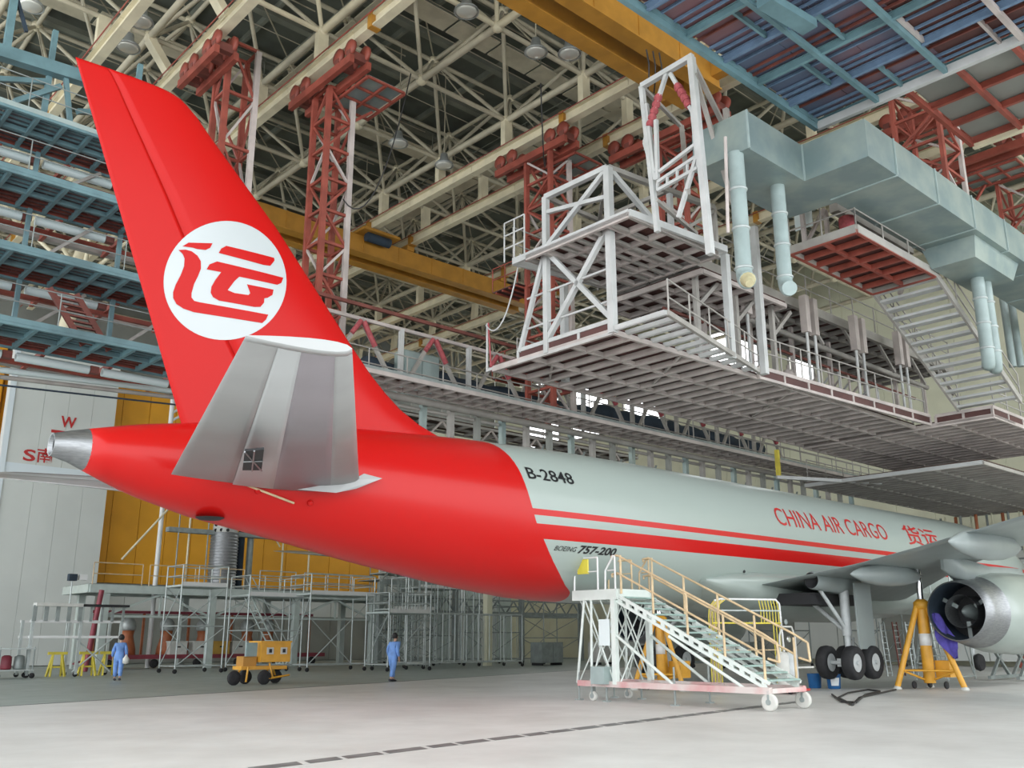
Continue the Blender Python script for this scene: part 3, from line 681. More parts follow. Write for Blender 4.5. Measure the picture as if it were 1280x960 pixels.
# ================================================================== MOBILE STAIRS
def stairs():
    k = .92
    def T(px, py, z=0., kk=.91):   # base point on the floor, pulled slightly toward the camera
        p = at(px, py, z=0); return P(CAM.x + (p.x - CAM.x) * kk, CAM.y + (p.y - CAM.y) * kk, z)
    A = T(724, 868); B = T(957, 882)
    d = Vector((0, -1, 0)); xa = A.x; y0 = A.y; y1 = B.y; wid = 1.35; x0, x1 = xa, xa + wid
    S = root('mobile_stairs', ((x0 + x1) / 2, (y0 + y1) / 2, 0), 'wheeled maintenance stairs with pale orange handrails and faded pink base', 'stairs')
    zb = .42; zp = 2.62; yp = y0 - 1.4
    for x in (x0, x1): bar(S, 'base_rail', (x, y0, zb), (x, y1, zb), .12, .14, 'pinkbase')
    for y in (y0, y0 - .9, yp, (yp + y1) / 2, y1): bar(S, 'base_crossbar', (x0, y, zb), (x1, y, zb), .1, .1, 'pinkbase')
    # platform
    bar(S, 'platform_edge', (x0, y0 + .15, zp), (x0, yp, zp), .08, .26, 'steelw'); bar(S, 'platform_edge', (x1, y0 + .15, zp), (x1, yp, zp), .08, .26, 'steelw')
    bar(S, 'platform_edge', (x0, y0 + .15, zp), (x1, y0 + .15, zp), .08, .26, 'steelw'); bar(S, 'platform_edge', (x0, yp, zp), (x1, yp, zp), .08, .26, 'steelw')
    for i in range(5): box(S, "deck_plank", (x0 + .03, y0 + .12 - .31 * i - .29, zp + .06), (x1 - .03, y0 + .12 - .31 * i, zp + .11), 'tread')
    # legs and braces
    for x in (x0, x1):
        tube(S, 'leg', (x, y0 + .05, zb), (x, y0 - .25, zp - .1), .07, 'steelw'); tube(S, 'leg', (x, y0 - .45, zb), (x, y0 - .5, zp - .1), .07, 'steelw')
        bar(S, 'leg', (x, yp + .12, zb), (x, yp + .12, zp - .1), .13, .13, 'steelw')
        tube(S, 'brace', (x, y0 - .3, zp - .15), (x, yp + .2, zb + .1), .045, 'steelw'); tube(S, 'brace', (x, y0 - .5, zb + .1), (x, yp + .2, zp - .2), .045, 'steelw')
        tube(S, 'brace', (x, yp + .1, zp - 1.0), (x, yp - 1.75, zb), .075, 'steelw')
        tube(S, 'brace', (x, yp - 1.6, zp - 1.05), (x, yp - 3.7, zb), .075, 'steelw')
    for i in range(5):
        ya = y0 - .35 * i; tube(S, 'cross_brace', (x0, ya, zb), (x1, ya - .1, zp - .1), .04, 'steelw'); tube(S, 'cross_brace', (x1, ya, zb), (x0, ya - .1, zp - .1), .04, 'steelw')
    # flight
    top = P(0, yp + .1, zp); bot = P(0, y1 + .05, zb + .15)
    for x in (x0 + .05, x1 - .05):
        for off in (0, -.16): bar(S, 'stringer', (x, top.y, top.z + off), (x, bot.y + off * .2, bot.z + off), .06, .07, 'steelw')
        for i in range(16): 
            p = lerp((x, top.y, top.z), (x, bot.y, bot.z), (i + .5) / 16); box(S, 'stringer_plate', p - P(.02, .06, .17), p + P(.02, .06, .02), 'steelw')
    for i in range(14):
        p = lerp(top, bot, (i + .6) / 14); box(S, 'step', (x0 + .08, p.y - .14, p.z - .02), (x1 - .08, p.y + .14, p.z + .02), 'tread')
    # hand rails
    def rails(x, m, y_start):
        for h_ in (.95, .5):
            pts = [P(x, y_start + .18, zp + h_ - .08), P(x, y_start + .2, zp + h_), P(x, y_start, zp + h_ + .02)]
            pts += [P(x, bot.y + .1, bot.z + h_ + .1)]
            if h_ > .9: pts += [P(x, bot.y - .25, bot.z + h_ - .1), P(x, bot.y - .28, bot.z + .45), P(x, bot.y + .0, bot.z + .52)]
            MB().path(pts, .055).build('hand_rail', m, S)
        for i in range(5):
            p = lerp((x, y_start - .1, zp), (x, bot.y + .1, bot.z), i / 4.0); tube(S, 'rail_post', p, p + P(0, 0, .97), .06, m)
    rails(x0 + .05, 'railor', yp); rails(x1 - .05, 'railor', yp)
    # platform guard rails
    for x, m in ((x0, 'tipwhite'), (x1, 'railor')):
        for a, b in ((y0 + .1, y0 - .75), (y0 - 1.0, yp + .05)):
            MB().path([P(x, a, zp + .1), P(x, a - .02, zp + .6), P(x, a - .3, zp + .96), P(x, b + .08, zp + .96), P(x, b, zp + .95), P(x, b, zp + .1)], .05).build('guard_rail', m, S)
            tube(S, 'mid_rail', (x, a - .1, zp + .6), (x, b, zp + .6), .035, m)
    box(S, 'yellow_tag', (x0 - .03, y0 - .42, zp + .55), (x0 + .02, y0 - .05, zp + .93), 'yel2')
    box(S, 'notice_board', (x0 - .05, yp + .25, 1.35), (x0 - .02, yp + .62, 2.0), 'sign', 'pale notice plate')
    box(S, 'control_box', (x0 - .25, yp + .3, zb), (x0 + .1, yp + .75, zb + .42), 'ductpipe')
    # outriggers and wheels
    for x in (x0, x1):
        for y in (y0, y0 - .95, yp - 1.7): tube(S, 'jack_screw', (x, y, .02), (x, y, zb + .45), .05, 'galvd'); box(S, 'jack_foot', (x - .08, y - .08, 0), (x + .08, y + .08, .03), 'galvd')
    for x in (x0, x1):
        for y in (y1 + .05, y0 - .5):
            rw = .19 if y < y0 - 1 else .12
            WW = MB().lathe([(rw * .8, -.05), (rw - .005, -.045), (rw, 0), (rw - .005, .045), (rw * .8, .05)], (x, y, rw), 'x', 24).build('wheel', 'box', S)
            MB().lathe([(.06, -.07), (.06, .07)], (x, y, rw), 'x', 12).build('wheel_hub', 'galvd', WW); bar(S, 'caster_fork', (x, y, rw), (x, y, zb), .12, .05, 'galvd')
stairs()

# ================================================================== DOCKS ON THE NEAR SIDE
def dock_floor(D, x0, x1, y0, y1, z, ms, md, nj=None, jdir='y', nb=4, jh=.13, edge=True, panels=True, eh=.3):
    """deck plate panels on joists on cross beams; z = underside of the joists"""
    zt = z + jh
    if jdir == 'y':
        nj = nj or int((x1 - x0) / .6)
        for i in range(nj + 1):
            x = x0 + (x1 - x0) * i / nj; bar(D, 'joist', (x, y0, z + jh / 2 - .03), (x, y1, z + jh / 2 - .03), .1, jh + .04, ms)
        for i in range(nb):
            y = y0 + (y1 - y0) * i / (nb - 1); bar(D, 'beam', (x0, y, z + .03), (x1, y, z + .03), .1, .14, ms)
        if panels:
            n = max(1, int((x1 - x0) / 1.25))
            for i in range(n): box(D, 'deck_panel', (x0 + (x1 - x0) * i / n + .01, y0, zt + .02), (x0 + (x1 - x0) * (i + 1) / n - .01, y1, zt + .05), md)
    else:
        nj = nj or int((y1 - y0) / .6)
        for i in range(nj + 1):
            y = y0 + (y1 - y0) * i / nj; bar(D, 'joist', (x0, y, z + jh / 2), (x1, y, z + jh / 2), .07, jh, ms)
        for i in range(nb):
            x = x0 + (x1 - x0) * i / (nb - 1); bar(D, 'beam', (x, y0, z + .04), (x, y1, z + .04), .1, .2, ms)
        if panels:
            n = max(1, int((x1 - x0) / 1.5))
            for i in range(n): box(D, 'deck_panel', (x0 + (x1 - x0) * i / n + .01, y0, zt + .02), (x0 + (x1 - x0) * (i + 1) / n - .01, y1, zt + .05), md)
def guard(D, p, q, h, m, n=None, mids=1, d=.05):
    p = Vector(p); q = Vector(q); L = (q - p).length; n = n or max(1, int(L / 1.5)); u = P(0, 0, 1)
    for i in range(n + 1): tube(D, 'rail_post', lerp(p, q, i / n), lerp(p, q, i / n) + u * h, d, m)
    for k in range(mids + 1): tube(D, 'guard_rail', p + u * h * (k + 1) / (mids + 1), q + u * h * (k + 1) / (mids + 1), d, m)
def kick(D, p, q, m, hh=.34, n=None):
    """edge channel made of two flanges and stiffeners"""
    p = Vector(p); q = Vector(q); u = P(0, 0, 1); L = (q - p).length; n = n or max(1, int(L / 1.3))
    bar(D, 'edge_flange', p, q, .1, .09, m); bar(D, 'edge_flange', p + u * hh, q + u * hh, .1, .12, m); bar(D, 'edge_web', p + u * hh * .5, q + u * hh * .5, .03, hh, 'deckred')
    for i in range(n + 1): bar(D, 'stiffener', lerp(p, q, i / n), lerp(p, q, i / n) + u * hh, .09, .09, m)

ZM = 9.5
DM = root('overhead_dock', (22, -1, ZM), 'long pale suspended dock over the fuselage with ribbed underside and braced end frame', 'dock')
XA, YA, YB = 13.0, -3.15, 1.75
dock_floor(DM, XA, 30.8, YA, YB, ZM, 'dockp', 'deckred', nj=25, nb=4)
kick(DM, (XA, YA, ZM), (XA, .6, ZM), 'dockw', .36, 3); kick(DM, (19.8, YA - .1, ZM), (30.6, YA - .7, ZM), 'dockp', .34)
bar(DM, 'edge_flange', (XA, .6, ZM + .05), (XA, YB + .3, ZM + .05), .09, .09, 'dockw')
# open light frame toward the viewer
for i in range(12):
    x = XA + .55 * i; bar(DM, 'slat', (x, YA, ZM + .12), (x, -4.95 + i * .12, ZM + .12), .12, .12, 'dockw')
bar(DM, 'edge_flange', (XA, YA, ZM + .1), (XA, -5.0, ZM + .1), .09, .12, 'dockw'); bar(DM, 'edge_flange', (XA, -5.0, ZM + .1), (19.8, -3.4, ZM + .1), .1, .14, 'dockg')
guard(DM, (13.2, -4.9, ZM + .1), (19.7, -3.45, ZM + .1), 1.0, 'dockg', 5)
for a, b in (((16, YA), (18.5, .3)), ((22, YA), (24.5, .3)), ((14, .2), (15.4, YB))): bar(DM, 'diagonal', (*a, ZM + .02), (*b, ZM + .02), .07, .07, 'dockp')
# braced end frame (plane x = 13)
ZT = 14.45; yb = -.62
def fr(p, q, w=.16, m='dockw', n='frame_member'): return bar(DM, n, p, q, w, w, m)
fr((XA, YA, ZM), (XA, YA, ZT), .2); fr((XA, yb, ZM), (XA, yb, ZT), .17); fr((XA, YA, ZT), (XA, yb, ZT))
fr((XA, YA, 12.75), (XA, yb, 12.75), .15); fr((XA, YA, 13.55), (XA, yb, 13.95), .12)
fr((XA, YA, ZM + .4), (XA, yb, 12.7), .14, n='cross_brace'); fr((XA, yb, ZM + .4), (XA, YA, 12.7), .14, n='cross_brace'); fr((XA, yb, 12.8), (XA, YA, ZT), .13, n='cross_brace')
fr((XA, yb + .05, 12.7), (XA, .55, ZM + .3), .12, n='cross_brace')
for z in (10.45, 11.4): tube(DM, 'guard_rail', (XA, YA, z), (XA, .2, z), .07, 'dockw')
# near side truss going right
x2 = 17.2
fr((XA, YA, ZT), (x2, YA - .6, ZT - .1), .15, 'dockg'); fr((XA, YA, 12.8), (x2 + .3, YA - .6, 12.8), .17, 'dockw'); fr((XA, YA, ZT), (15.1, YA - .3, 12.9), .14, 'dockw', 'cross_brace'); fr((15.4, YA - .3, ZT - .1), (15.4, YA - .3, 12.8), .14, 'dockw')
fr((x2, YA - .6, ZT - .1), (x2, YA - .6, 12.8), .12, 'dockg'); fr((15.4, YA - .3, 12.9), (x2, YA - .6, ZT - .2), .1, 'dockg', 'cross_brace')
fr((XA, yb, ZT), (x2, yb, ZT), .12, 'dockg'); fr((15.4, YA - .3, ZT), (15.4, yb, ZT), .12, 'dockg'); fr((XA, YA, ZT), (15.4, yb, ZT), .1, 'dockg')
# far end bracket with dangling chain
tube(DM, 'bracket_post', (XA, YB + .3, ZM), (XA, YB + .3, ZM + 1.6), .07, 'dockw'); tube(DM, 'bracket_post', (XA, YB + .1, ZM), (XA, YB + .25, ZM + 1.6), .05, 'rope')
# hanging posts of the long deck and telescopic leg pairs
for x, y, z1 in ((17.4, -3.9, 12.8), (19.6, -3.6, 14.5), (15.6, 1.2, 12.8)):
    fr((x, y, ZM), (x, y, z1), .2, 'dockw', 'hanger_post')
def telescopic(x, y, z0, z1, par):
    for dx in (0, .55):
        bar(par, 'mast_sleeve', (x + dx, y, z1 - (z1 - z0) * .38), (x + dx, y, z1), .26, .26, 'dockp'); tube(par, 'mast_rod', (x + dx, y, z0), (x + dx, y, z1 - .5), .1, 'dockw')
        tube(par, 'mast_rod', (x + dx + .15, y + .05, z0), (x + dx + .15, y + .05, z1 - .5), .07, 'dockg')
for x, y in ((20.4, -2.6), (23.6, -2.9), (26.9, -3.0), (30.0, -3.2)): telescopic(x, y, ZM + .2, 13.3, DM)
guard(DM, (20, YA - .05, ZM + .4), (30.5, YA - .6, ZM + .4), 1.05, 'dockg', 9, 1)
guard(DM, (14, YB, ZM + .2), (30.5, YB, ZM + .2), 1.05, 'dockg', 10, 1)
# bay nearer the viewer at the foot of the stairs
dock_floor(DM, 30.8, 39.5, -6.1, YB, ZM - .05, 'dockp', 'deckred', nj=14, nb=6)
kick(DM, (30.8, -6.1, ZM), (30.8, -4.0, ZM), 'dockp', .34, 2); kick(DM, (30.8, -6.1, ZM), (39.5, -6.1, ZM), 'dockp', .34)
guard(DM, (31.0, -6.1, ZM + .3), (39, -6.1, ZM + .3), 1.05, 'dockg', 6, 2)

MD = root('middle_dock', (26, -1, 13), 'shaded intermediate deck behind the telescopic masts, level with the stair head', 'dock')
dock_floor(MD, 17.6, 37, -2.4, 1.0, 13.2, 'dockg', 'deckred', nj=24, nb=4)
for y in (-2.4, 1.0): bar(MD, 'edge_beam', (17.6, y, 13.2), (37, y, 13.2), .16, .34, 'dockg')
guard(MD, (17.8, -2.4, 13.45), (36.8, -2.4, 13.45), 1.05, 'dockg', 11, 1)
for i in range(7): x = 19 + i * 2.8; bar(MD, 'deck_brace', (x, -2.3, 13.1), (x + 1.2, -2.3, 12.1), .1, .1, 'dockg'); bar(MD, 'deck_post', (x + 1.2, -1.0, 9.9), (x + 1.2, -1.0, 13.1), .14, .14, 'dockp')
tube(MD, 'hanging_pipe', (18, -1.6, 12.4), (36, -1.6, 12.4), .22, 'dockg'); tube(MD, 'hanging_pipe', (18, -1.0, 12.0), (36, -1.0, 12.0), .12, 'crimsond')
# frames standing on the long deck near the stair foot
RKd = root('bent_pipe_stand', (29, -1, 9.9), 'cluster of bent pipe frames standing on the suspended dock before the long stair', 'frame')
for i in range(6):
    x = 26.2 + i * .75; MB().path([P(x, -2.2, ZM + .2), P(x, -2.2, ZM + 1.5), P(x + .15, -2.1, ZM + 1.8), P(x + .5, -1.6, ZM + 1.9), P(x + .6, -1.2, ZM + 1.6), P(x + .6, -1.2, ZM + .2)], .09).build('bent_pipe', 'dockw' if i % 2 else 'dockp', RKd)
tube(RKd, 'tie_rail', (26.1, -2.2, ZM + 1.1), (30.4, -2.2, ZM + 1.1), .07, 'dockg'); tube(RKd, 'tie_rail', (26.1, -1.2, ZM + .7), (30.8, -1.2, ZM + .7), .07, 'dockg')
# lower walkway behind
D2 = root('lower_dock', (40, 0, 8), 'lower grey slatted dock at right above the wing', 'dock')
dock_floor(D2, 33.5, 50, -4.5, 3.4, 8.25, 'dockg', 'deckbrown', nj=26, nb=5)
bar(D2, 'edge_flange', (33.5, -4.5, 8.3), (33.5, 3.4, 8.3), .12, .16, 'dockw'); bar(D2, 'edge_flange', (30.5, 3.0, 8.3), (35.6, .6, 8.3), .12, .14, 'dockw')
bar(D2, 'bracket', (31.0, 3.2, 8.3), (31.0, 3.2, 9.6), .16, .16, 'yel2', label='yellow painted bracket'); guard(D2, (33.6, 3.3, 8.45), (46.8, 3.3, 8.45), 1.05, 'dockg', 8)

# upper platform
ZU = 12.45
DU = root('upper_dock', (15, -2.5, ZU), 'short upper deck with pinkish ribbed underside inside the white braced frame', 'dock')
dock_floor(DU, 12.6, 16.6, -4.2, -.2, ZU, 'dockp', 'deckred', nj=5, nb=6, jdir='y')
for i in range(7): y = -4.2 + i * .66; bar(DU, 'joist', (12.6, y, ZU), (16.6, y, ZU), .1, .1, 'dockg')
for a, b in (((12.6, -4.2), (12.6, .4)), ((12.6, -4.2), (16.6, -4.5)), ((16.6, -4.5), (16.6, -.2)), ((12.6, .4), (16.6, -.2))): bar(DU, 'edge_flange', (*a, ZU + .1), (*b, ZU + .1), .1, .2, 'dockw')
dock_floor(DU, 16.9, 21.5, -3.4, .8, ZU - .2, 'dockp', 'deckred', nj=6, nb=6)
guard(DU, (12.6, -.1, ZU + .2), (12.6, .8, ZU + .2), 1.3, 'dockw', 2, 2); guard(DU, (12.7, .5, ZU + .2), (16.5, .5, ZU + .2), 1.1, 'dockg', 3)
for x in (17.2, 19.3, 21.4):
    bar(DU, 'post', (x, -2.9, ZM + .3), (x, -2.9, ZU), .15, .15, 'dockg'); bar(DU, 'knee_brace', (x, -2.9, ZU - 1.1), (x + 1.2, -2.9, ZU), .12, .12, 'dockg')

# tall hanging frame with red padded struts
FH = root('suspended_gantry', (13.2, -5.4, 12), 'tall white hanging frame with two struts wrapped in red padding', 'frame')
def hf(a, b, w=.15, m='dockw', n='frame_member'): return bar(FH, n, a, b, w, w, m)
X = 13.2
q = lambda px, py: at(px, py, x=X)
hf(q(802, 108), q(822, 290), .13); hf(q(864, 72), q(888, 318), .17); hf(q(802, 108), q(866, 70)); 
for a, b in (((833, 92), (806, 178)), ((806, 178), (820, 225)), ((820, 150), (822, 225)), ((838, 92), (866, 140)), ((866, 140), (872, 200)), ((872, 192), (848, 272)), ((808, 130), (818, 215))): hf(q(*a), q(*b), .10, n='strut')
for a, b, n in (((824, 118), (812, 158), 5), ((846, 106), (862, 133), 4)):
    p0, p1 = q(*a), q(*b)
    mb = MB(); prof = []
    for i in range(4 * n + 1): t = i / (4 * n); mb.tube(lerp(p0, p1, t), lerp(p0, p1, min(1, t + .26 / n)), .17 + .07 * abs(sin(pi * t * n)), 10)
    mb.build('red_padding', 'rope', FH, 'red wrapped padding on the strut')
for a, b in (((822, 228), (872, 195)), ((822, 238), (872, 210)), ((824, 215), (870, 180))): hf(q(*a), q(*b), .09, n='step_rail')
for i in range(5): t = i / 4; hf(lerp(q(822, 238), q(872, 210), t), lerp(q(822, 228), q(872, 195), t), .06, n='step_bar')
X3 = P(2.6, .6, 0)
hf(q(864, 75), q(864, 75) + X3 + P(0, 0, -1.2), .12, 'dockg'); hf(q(868, 92), q(880, 250) + X3, .11, 'dockg', 'strut'); hf(q(852, 85) + P(2.6, .4, 0), q(868, 250) + P(2.6, .4, 0), .14, 'dockg')
hf(q(802, 108), q(802, 108) + X3, .1, 'dockg'); hf(q(820, 250) + P(0, 0, 0), q(820, 250) + X3, .1, 'dockg'); hf(q(802, 108) + X3, q(860, 240), .14, 'dockg', 'strut')
for a in ((893, 165), ): tube(FH, 'slim_pole', q(890, 170) + P(.3, -.2, 0), q(893, 290) + P(.3, -.2, 0), .09, 'dockp')

# duct
DU2 = root('air_duct', (25, -6, 15), 'large grey galvanised air duct with angular bend running to the right', 'duct')
def duct_seg(par, s):  # list of sections, each four corners
    n = len(s); mb = MB(); mb.rings(s, (True, True), False); return mb
YD1, YD2 = -6.6, -4.7
def sect(x, y, zt, zb_, w=1.7): return [P(x, y, zb_), P(x, y, zt), P(x, y + w, zt), P(x, y + w, zb_)]
ya = -7.0
A1 = at(933, 138, y=ya); A2 = at(937, 186, y=ya)
za_t, za_b = A1.z, A2.z - .0
e1 = at(1000, 166, y=ya).x; 
bx = at(1080, 148, y=-8.3); bb = at(1082, 196, y=-8.3)
mb = MB()
x0 = A1.x - .05; yl = ya + 1.75
y3 = -8.3; zt = za_t; zb_ = za_b
xk = at(1080, 148, z=zt)            # corner of the bend on the same top level
y3 = xk.y; x4 = xk.x; x3 = e1
out = [(x0, ya), (x3, ya), (x4, y3), (46, y3), (46, y3 + 2.0), (x4 + 1.9, y3 + 2.0), (x3 + 1.8, yl), (x0, yl)]
n = len(out); v = [(x, y, zb_) for x, y in out] + [(x, y, zt) for x, y in out]
segs = [(0, 1, 6, 7), (1, 2, 5, 6), (2, 3, 4, 5)]
sides = [(i, (i + 1) % n, n + (i + 1) % n, n + i) for i in range(n)]
mb.add(v, sides + [tuple(s) for s in segs] + [tuple(a + n for a in s) for s in segs]); mb.build('duct_shell', 'duct', DU2)
for i in range(9):
    x = x4 + 1.6 + i * 2.6
    for a, b in (((x, y3 - .02, zb_), (x, y3 - .02, zt)), ((x, y3 - .02, zb_ - .01), (x, y3 + 2.0, zb_ - .01))): bar(DU2, 'seam_flange', a, b, .05, .05, 'ductpipe')
for x in (x0 + .02, x3): bar(DU2, 'seam_flange', (x, ya - .02, zb_), (x, ya - .02, zt), .05, .05, 'ductpipe')
def down_pipe(x, y, z1, z0, d, label, elbow=(-.35, -.3)):
    mb = MB(); pts = [P(x, y, z1), P(x, y, z0)]
    for k in range(1, 5): a = k * pi / 8 * .9; pts.append(P(x + elbow[0] * (1 - cos(a)) * 1.5, y + elbow[1] * (1 - cos(a)) * 1.5, z0 - .5 * sin(a)))
    N = 18; R = []
    for i, p_ in enumerate(pts):
        dz = (pts[min(i + 1, len(pts) - 1)] - pts[max(0, i - 1)]).normalized(); u = dz.cross(P(1, 1, 0)).normalized(); w_ = dz.cross(u)
        R.append([p_ + (u * cos(2 * pi * j / N) + w_ * sin(2 * pi * j / N)) * d / 2 for j in range(N)])
    mb.rings(R, (False, True)); o = mb.build('down_pipe', 'ductpipe', DU2)
    for k in range(3): z = z0 + (z1 - z0) * k / 3; MB().lathe([(d / 2, 0), (d / 2 + .03, .02), (d / 2 + .03, .06), (d / 2, .08)], (x, y, z), 'z', 18).build('pipe_band', 'galv', DU2)
    return pts[-1]
w1 = at(920, 200, y=-6.55); e_ = down_pipe(w1.x, -6.55, zb_ + .05, at(935, 340, y=-6.55).z, .42, '')
MB().tube(e_, e_ + P(-.25, -.2, -.22), .4, 12, .2).build('wrapped_end', 'foil', DU2, 'yellowed wrap around the open pipe end')
w2 = at(970, 215, y=-6.3); down_pipe(w2.x, -6.3, zb_ + .05, at(980, 348, y=-6.3).z, .4, '')
dd = at(1222, 352, z=zb_ - .8)
for k in (0, .75): down_pipe(dd.x + k * .8, dd.y, zb_ - .6, at(1240, 440, y=dd.y).z, .42, '', (.2, .1))
q1 = at(1182, 318, z=zb_ - .3)
mb = MB(); xs0 = q1.x
mb.rings([[P(xs0 - .2, y3 + .2, zb_), P(xs0 + 3.4, y3 + .2, zb_), P(xs0 + 3.4, y3 + 1.9, zb_), P(xs0 - .2, y3 + 1.9, zb_)], [P(xs0 - .1, y3 + .3, zb_ - .7), P(xs0 + 3.0, y3 + .3, zb_ - .7), P(xs0 + 3.0, y3 + 1.7, zb_ - .7), P(xs0 - .1, y3 + 1.7, zb_ - .7)]], smooth=False).build('plenum_box', 'duct', DU2)

# stair head platform and the long stair down to the dock
ZP = 13.1
SP = root('stair_platform', (22, -6.1, ZP), 'stair-head platform with red ribbed underside below the duct', 'platform')
dock_floor(SP, 19.5, 24.7, -7.1, -4.9, ZP, 'crimson', 'deckred', nj=7, nb=3)
for a, b in (((19.5, -7.1), (24.7, -7.1)), ((19.5, -7.1), (19.5, -4.9)), ((24.7, -7.1), (24.7, -4.9)), ((19.5, -4.9), (24.7, -4.9))): bar(SP, 'edge_beam', (*a, ZP + .12), (*b, ZP + .12), .12, .26, 'dockg')
guard(SP, (19.5, -7.1, ZP + .25), (24.6, -7.1, ZP + .25), 1.05, 'dockg', 3, 1); guard(SP, (19.5, -7.1, ZP + .25), (19.5, -4.9, ZP + .25), 1.05, 'dockg', 2, 1)
MB().lathe([(.25, 0), (.26, .1), (.26, .75), (.24, .8)], (20.6, -6.3, ZP + .3), 'z', 20).build('red_drum', 'rope', SP, 'red drum on the platform'); box(SP, 'notice', (19.9, -5.5, ZP + .9), (19.95, -4.9, ZP + 1.5), 'sign')
bar(SP, 'roof_beam', (21.2, -5.6, ZP + 1.9), (26.5, -5.6, ZP + 1.9), .3, .3, 'dockg')
for x in (19.7, 21.2, 22.8, 24.4, 26): bar(SP, 'truss_post', (x, -5.3, ZP + .2), (x, -5.3, ZP + 1.9), .12, .12, 'dockp'); bar(SP, 'truss_brace', (x, -5.3, ZP + .2), (x + 1.4, -5.3, ZP + 1.9), .1, .1, 'dockp')
ST = root('dock_stair', (27, -6.1, 11), 'long open-tread stair descending right to the suspended dock', 'stairs')
sa, sb = P(24.7, 0, ZP + .15), P(30.9, 0, ZM + .4)
for y in (-7.1, -4.9):
    bar(ST, 'stringer', (sa.x, y, sa.z), (sb.x, y, sb.z), .08, .24, 'dockg')
    for h_ in (.5, 1.0): tube(ST, 'hand_rail', (sa.x, y, sa.z + h_), (sb.x, y, sb.z + h_), .05, 'dockg')
    for i in range(5): p = lerp(sa, sb, i / 4); tube(ST, 'rail_post', (p.x, y, p.z), (p.x, y, p.z + 1), .05, 'dockg')
for i in range(15):
    p = lerp(sa, sb, (i + .5) / 15); box(ST, 'step', (p.x - .17, -7.08, p.z - .045), (p.x + .17, -4.92, p.z + .045), 'dockw')

# nearest overhead deck (blue and red underside)
ZB = 16.0
DT = root('top_dock', (14, -10.5, ZB), 'nearest overhead deck with blue and red ribbed underside at top right', 'dock')
tx0, tx1, ty0, ty1 = 7.0, 17.9, -16.0, -7.0
nx = 7; ny = 7
for i in range(nx + 1):
    x = tx0 + (tx1 - tx0) * i / nx; bar(DT, 'joist', (x, ty0, ZB + .1), (x, ty1, ZB + .1), .1, .22, 'bluesteel' if i % 2 else 'panelblue', 'chan')
for i in range(nx * 2):
    x = tx0 + (tx1 - tx0) * (i + .5) / (nx * 2)
    for k in (-.14, .14): bar(DT, 'rib', (x + k, ty0, ZB + .2), (x + k, ty1, ZB + .2), .05, .07, 'crimsond' if i % 3 == 0 else 'panelblue')
for i, y in enumerate((-7.0, -8.9, -10.8, -12.7, -14.6)): bar(DT, 'beam', (tx0, y, ZB - .02), (tx1, y, ZB - .02), .12, .16, 'bluesteel' if i < 3 else 'dockp')
for i in range(nx):
    for j in range(ny):
        xa_, xb_ = tx0 + (tx1 - tx0) * i / nx, tx0 + (tx1 - tx0) * (i + 1) / nx; y_a, y_b = ty0 + (ty1 - ty0) * j / ny, ty0 + (ty1 - ty0) * (j + 1) / ny
        box(DT, 'deck_panel', (xa_ + .01, y_a + .01, ZB + .26), (xb_ - .01, y_b - .01, ZB + .3), 'bluedeck' if (j > 3) else 'deckred')
        if (i + j) % 2 == 0: bar(DT, 'cross_rib', (xa_, y_b - .05, ZB + .14), (xb_, y_b - .05, ZB + .14), .07, .16, 'dockp' if j < 4 else 'bluesteel')
bar(DT, 'trunking', at(955, 0, z=ZB - .3), at(1012, 34, z=ZB - .3), .42, .22, 'bluesteel', label='pale blue box trunking under the deck')
bar(DT, 'edge_beam', (tx1, ty0, ZB), (tx1, ty1, ZB), .14, .24, 'dockw'); bar(DT, 'edge_beam', (tx0, ty1, ZB), (tx1, ty1, ZB), .14, .24, 'bluesteel')
# second, redder bay beyond
DT2 = root('red_overhead_dock', (21, -13, 17), 'overhead deck bay with red frame grid at top right corner', 'dock')
for i in range(5): bar(DT2, 'joist', (18.2 + i * 1.5, -16.4, 17.1), (18.2 + i * 1.5, -9.0, 17.1), .12, .2, 'crimson')
for i in range(6): bar(DT2, 'beam', (18.2, -16.4 + i * 1.48, 17), (24.2, -16.4 + i * 1.48, 17), .12, .2, 'crimson')
for i in range(4):
    for j in range(5): box(DT2, 'deck_panel', (18.22 + i * 1.5, -16.4 + j * 1.48, 17.24), (19.7 + i * 1.5, -14.94 + j * 1.48, 17.28), 'sidingd')
bar(DT2, 'edge_beam', (24.3, -16.4, 17), (24.3, -9, 17), .16, .3, 'cream')

# ---- lattice masts hung from the crane rails
def mast(name, x, y, z0, z1, w, d, label, plat=None, m='crimson', zrail=21.7, steps=None):
    M_ = root(name, (x, y, z0), label, 'mast', 'oxide red lattice masts')
    cs = [(x - w / 2, y - d / 2), (x + w / 2, y - d / 2), (x + w / 2, y + d / 2), (x - w / 2, y + d / 2)]
    for i, (a, b) in enumerate(cs): bar(M_, 'mast_chord', (a, b, z0), (a, b, z1), .2, .14, m if i != 1 else 'dockp')
    n = steps or max(3, int((z1 - z0) / 1.25))
    for k in range(n):
        za, zb2 = z0 + (z1 - z0) * k / n, z0 + (z1 - z0) * (k + 1) / n
        for i in range(4):
            a, b = cs[i], cs[(i + 1) % 4]; s = (k + i) % 2
            bar(M_, 'lattice_brace', (*(a if s else b), za), (*(b if s else a), zb2), .08, .08, m if (k + i) % 3 else 'dockp'); bar(M_, 'lattice_ring', (*a, zb2), (*b, zb2), .1, .1, m)
    return M_
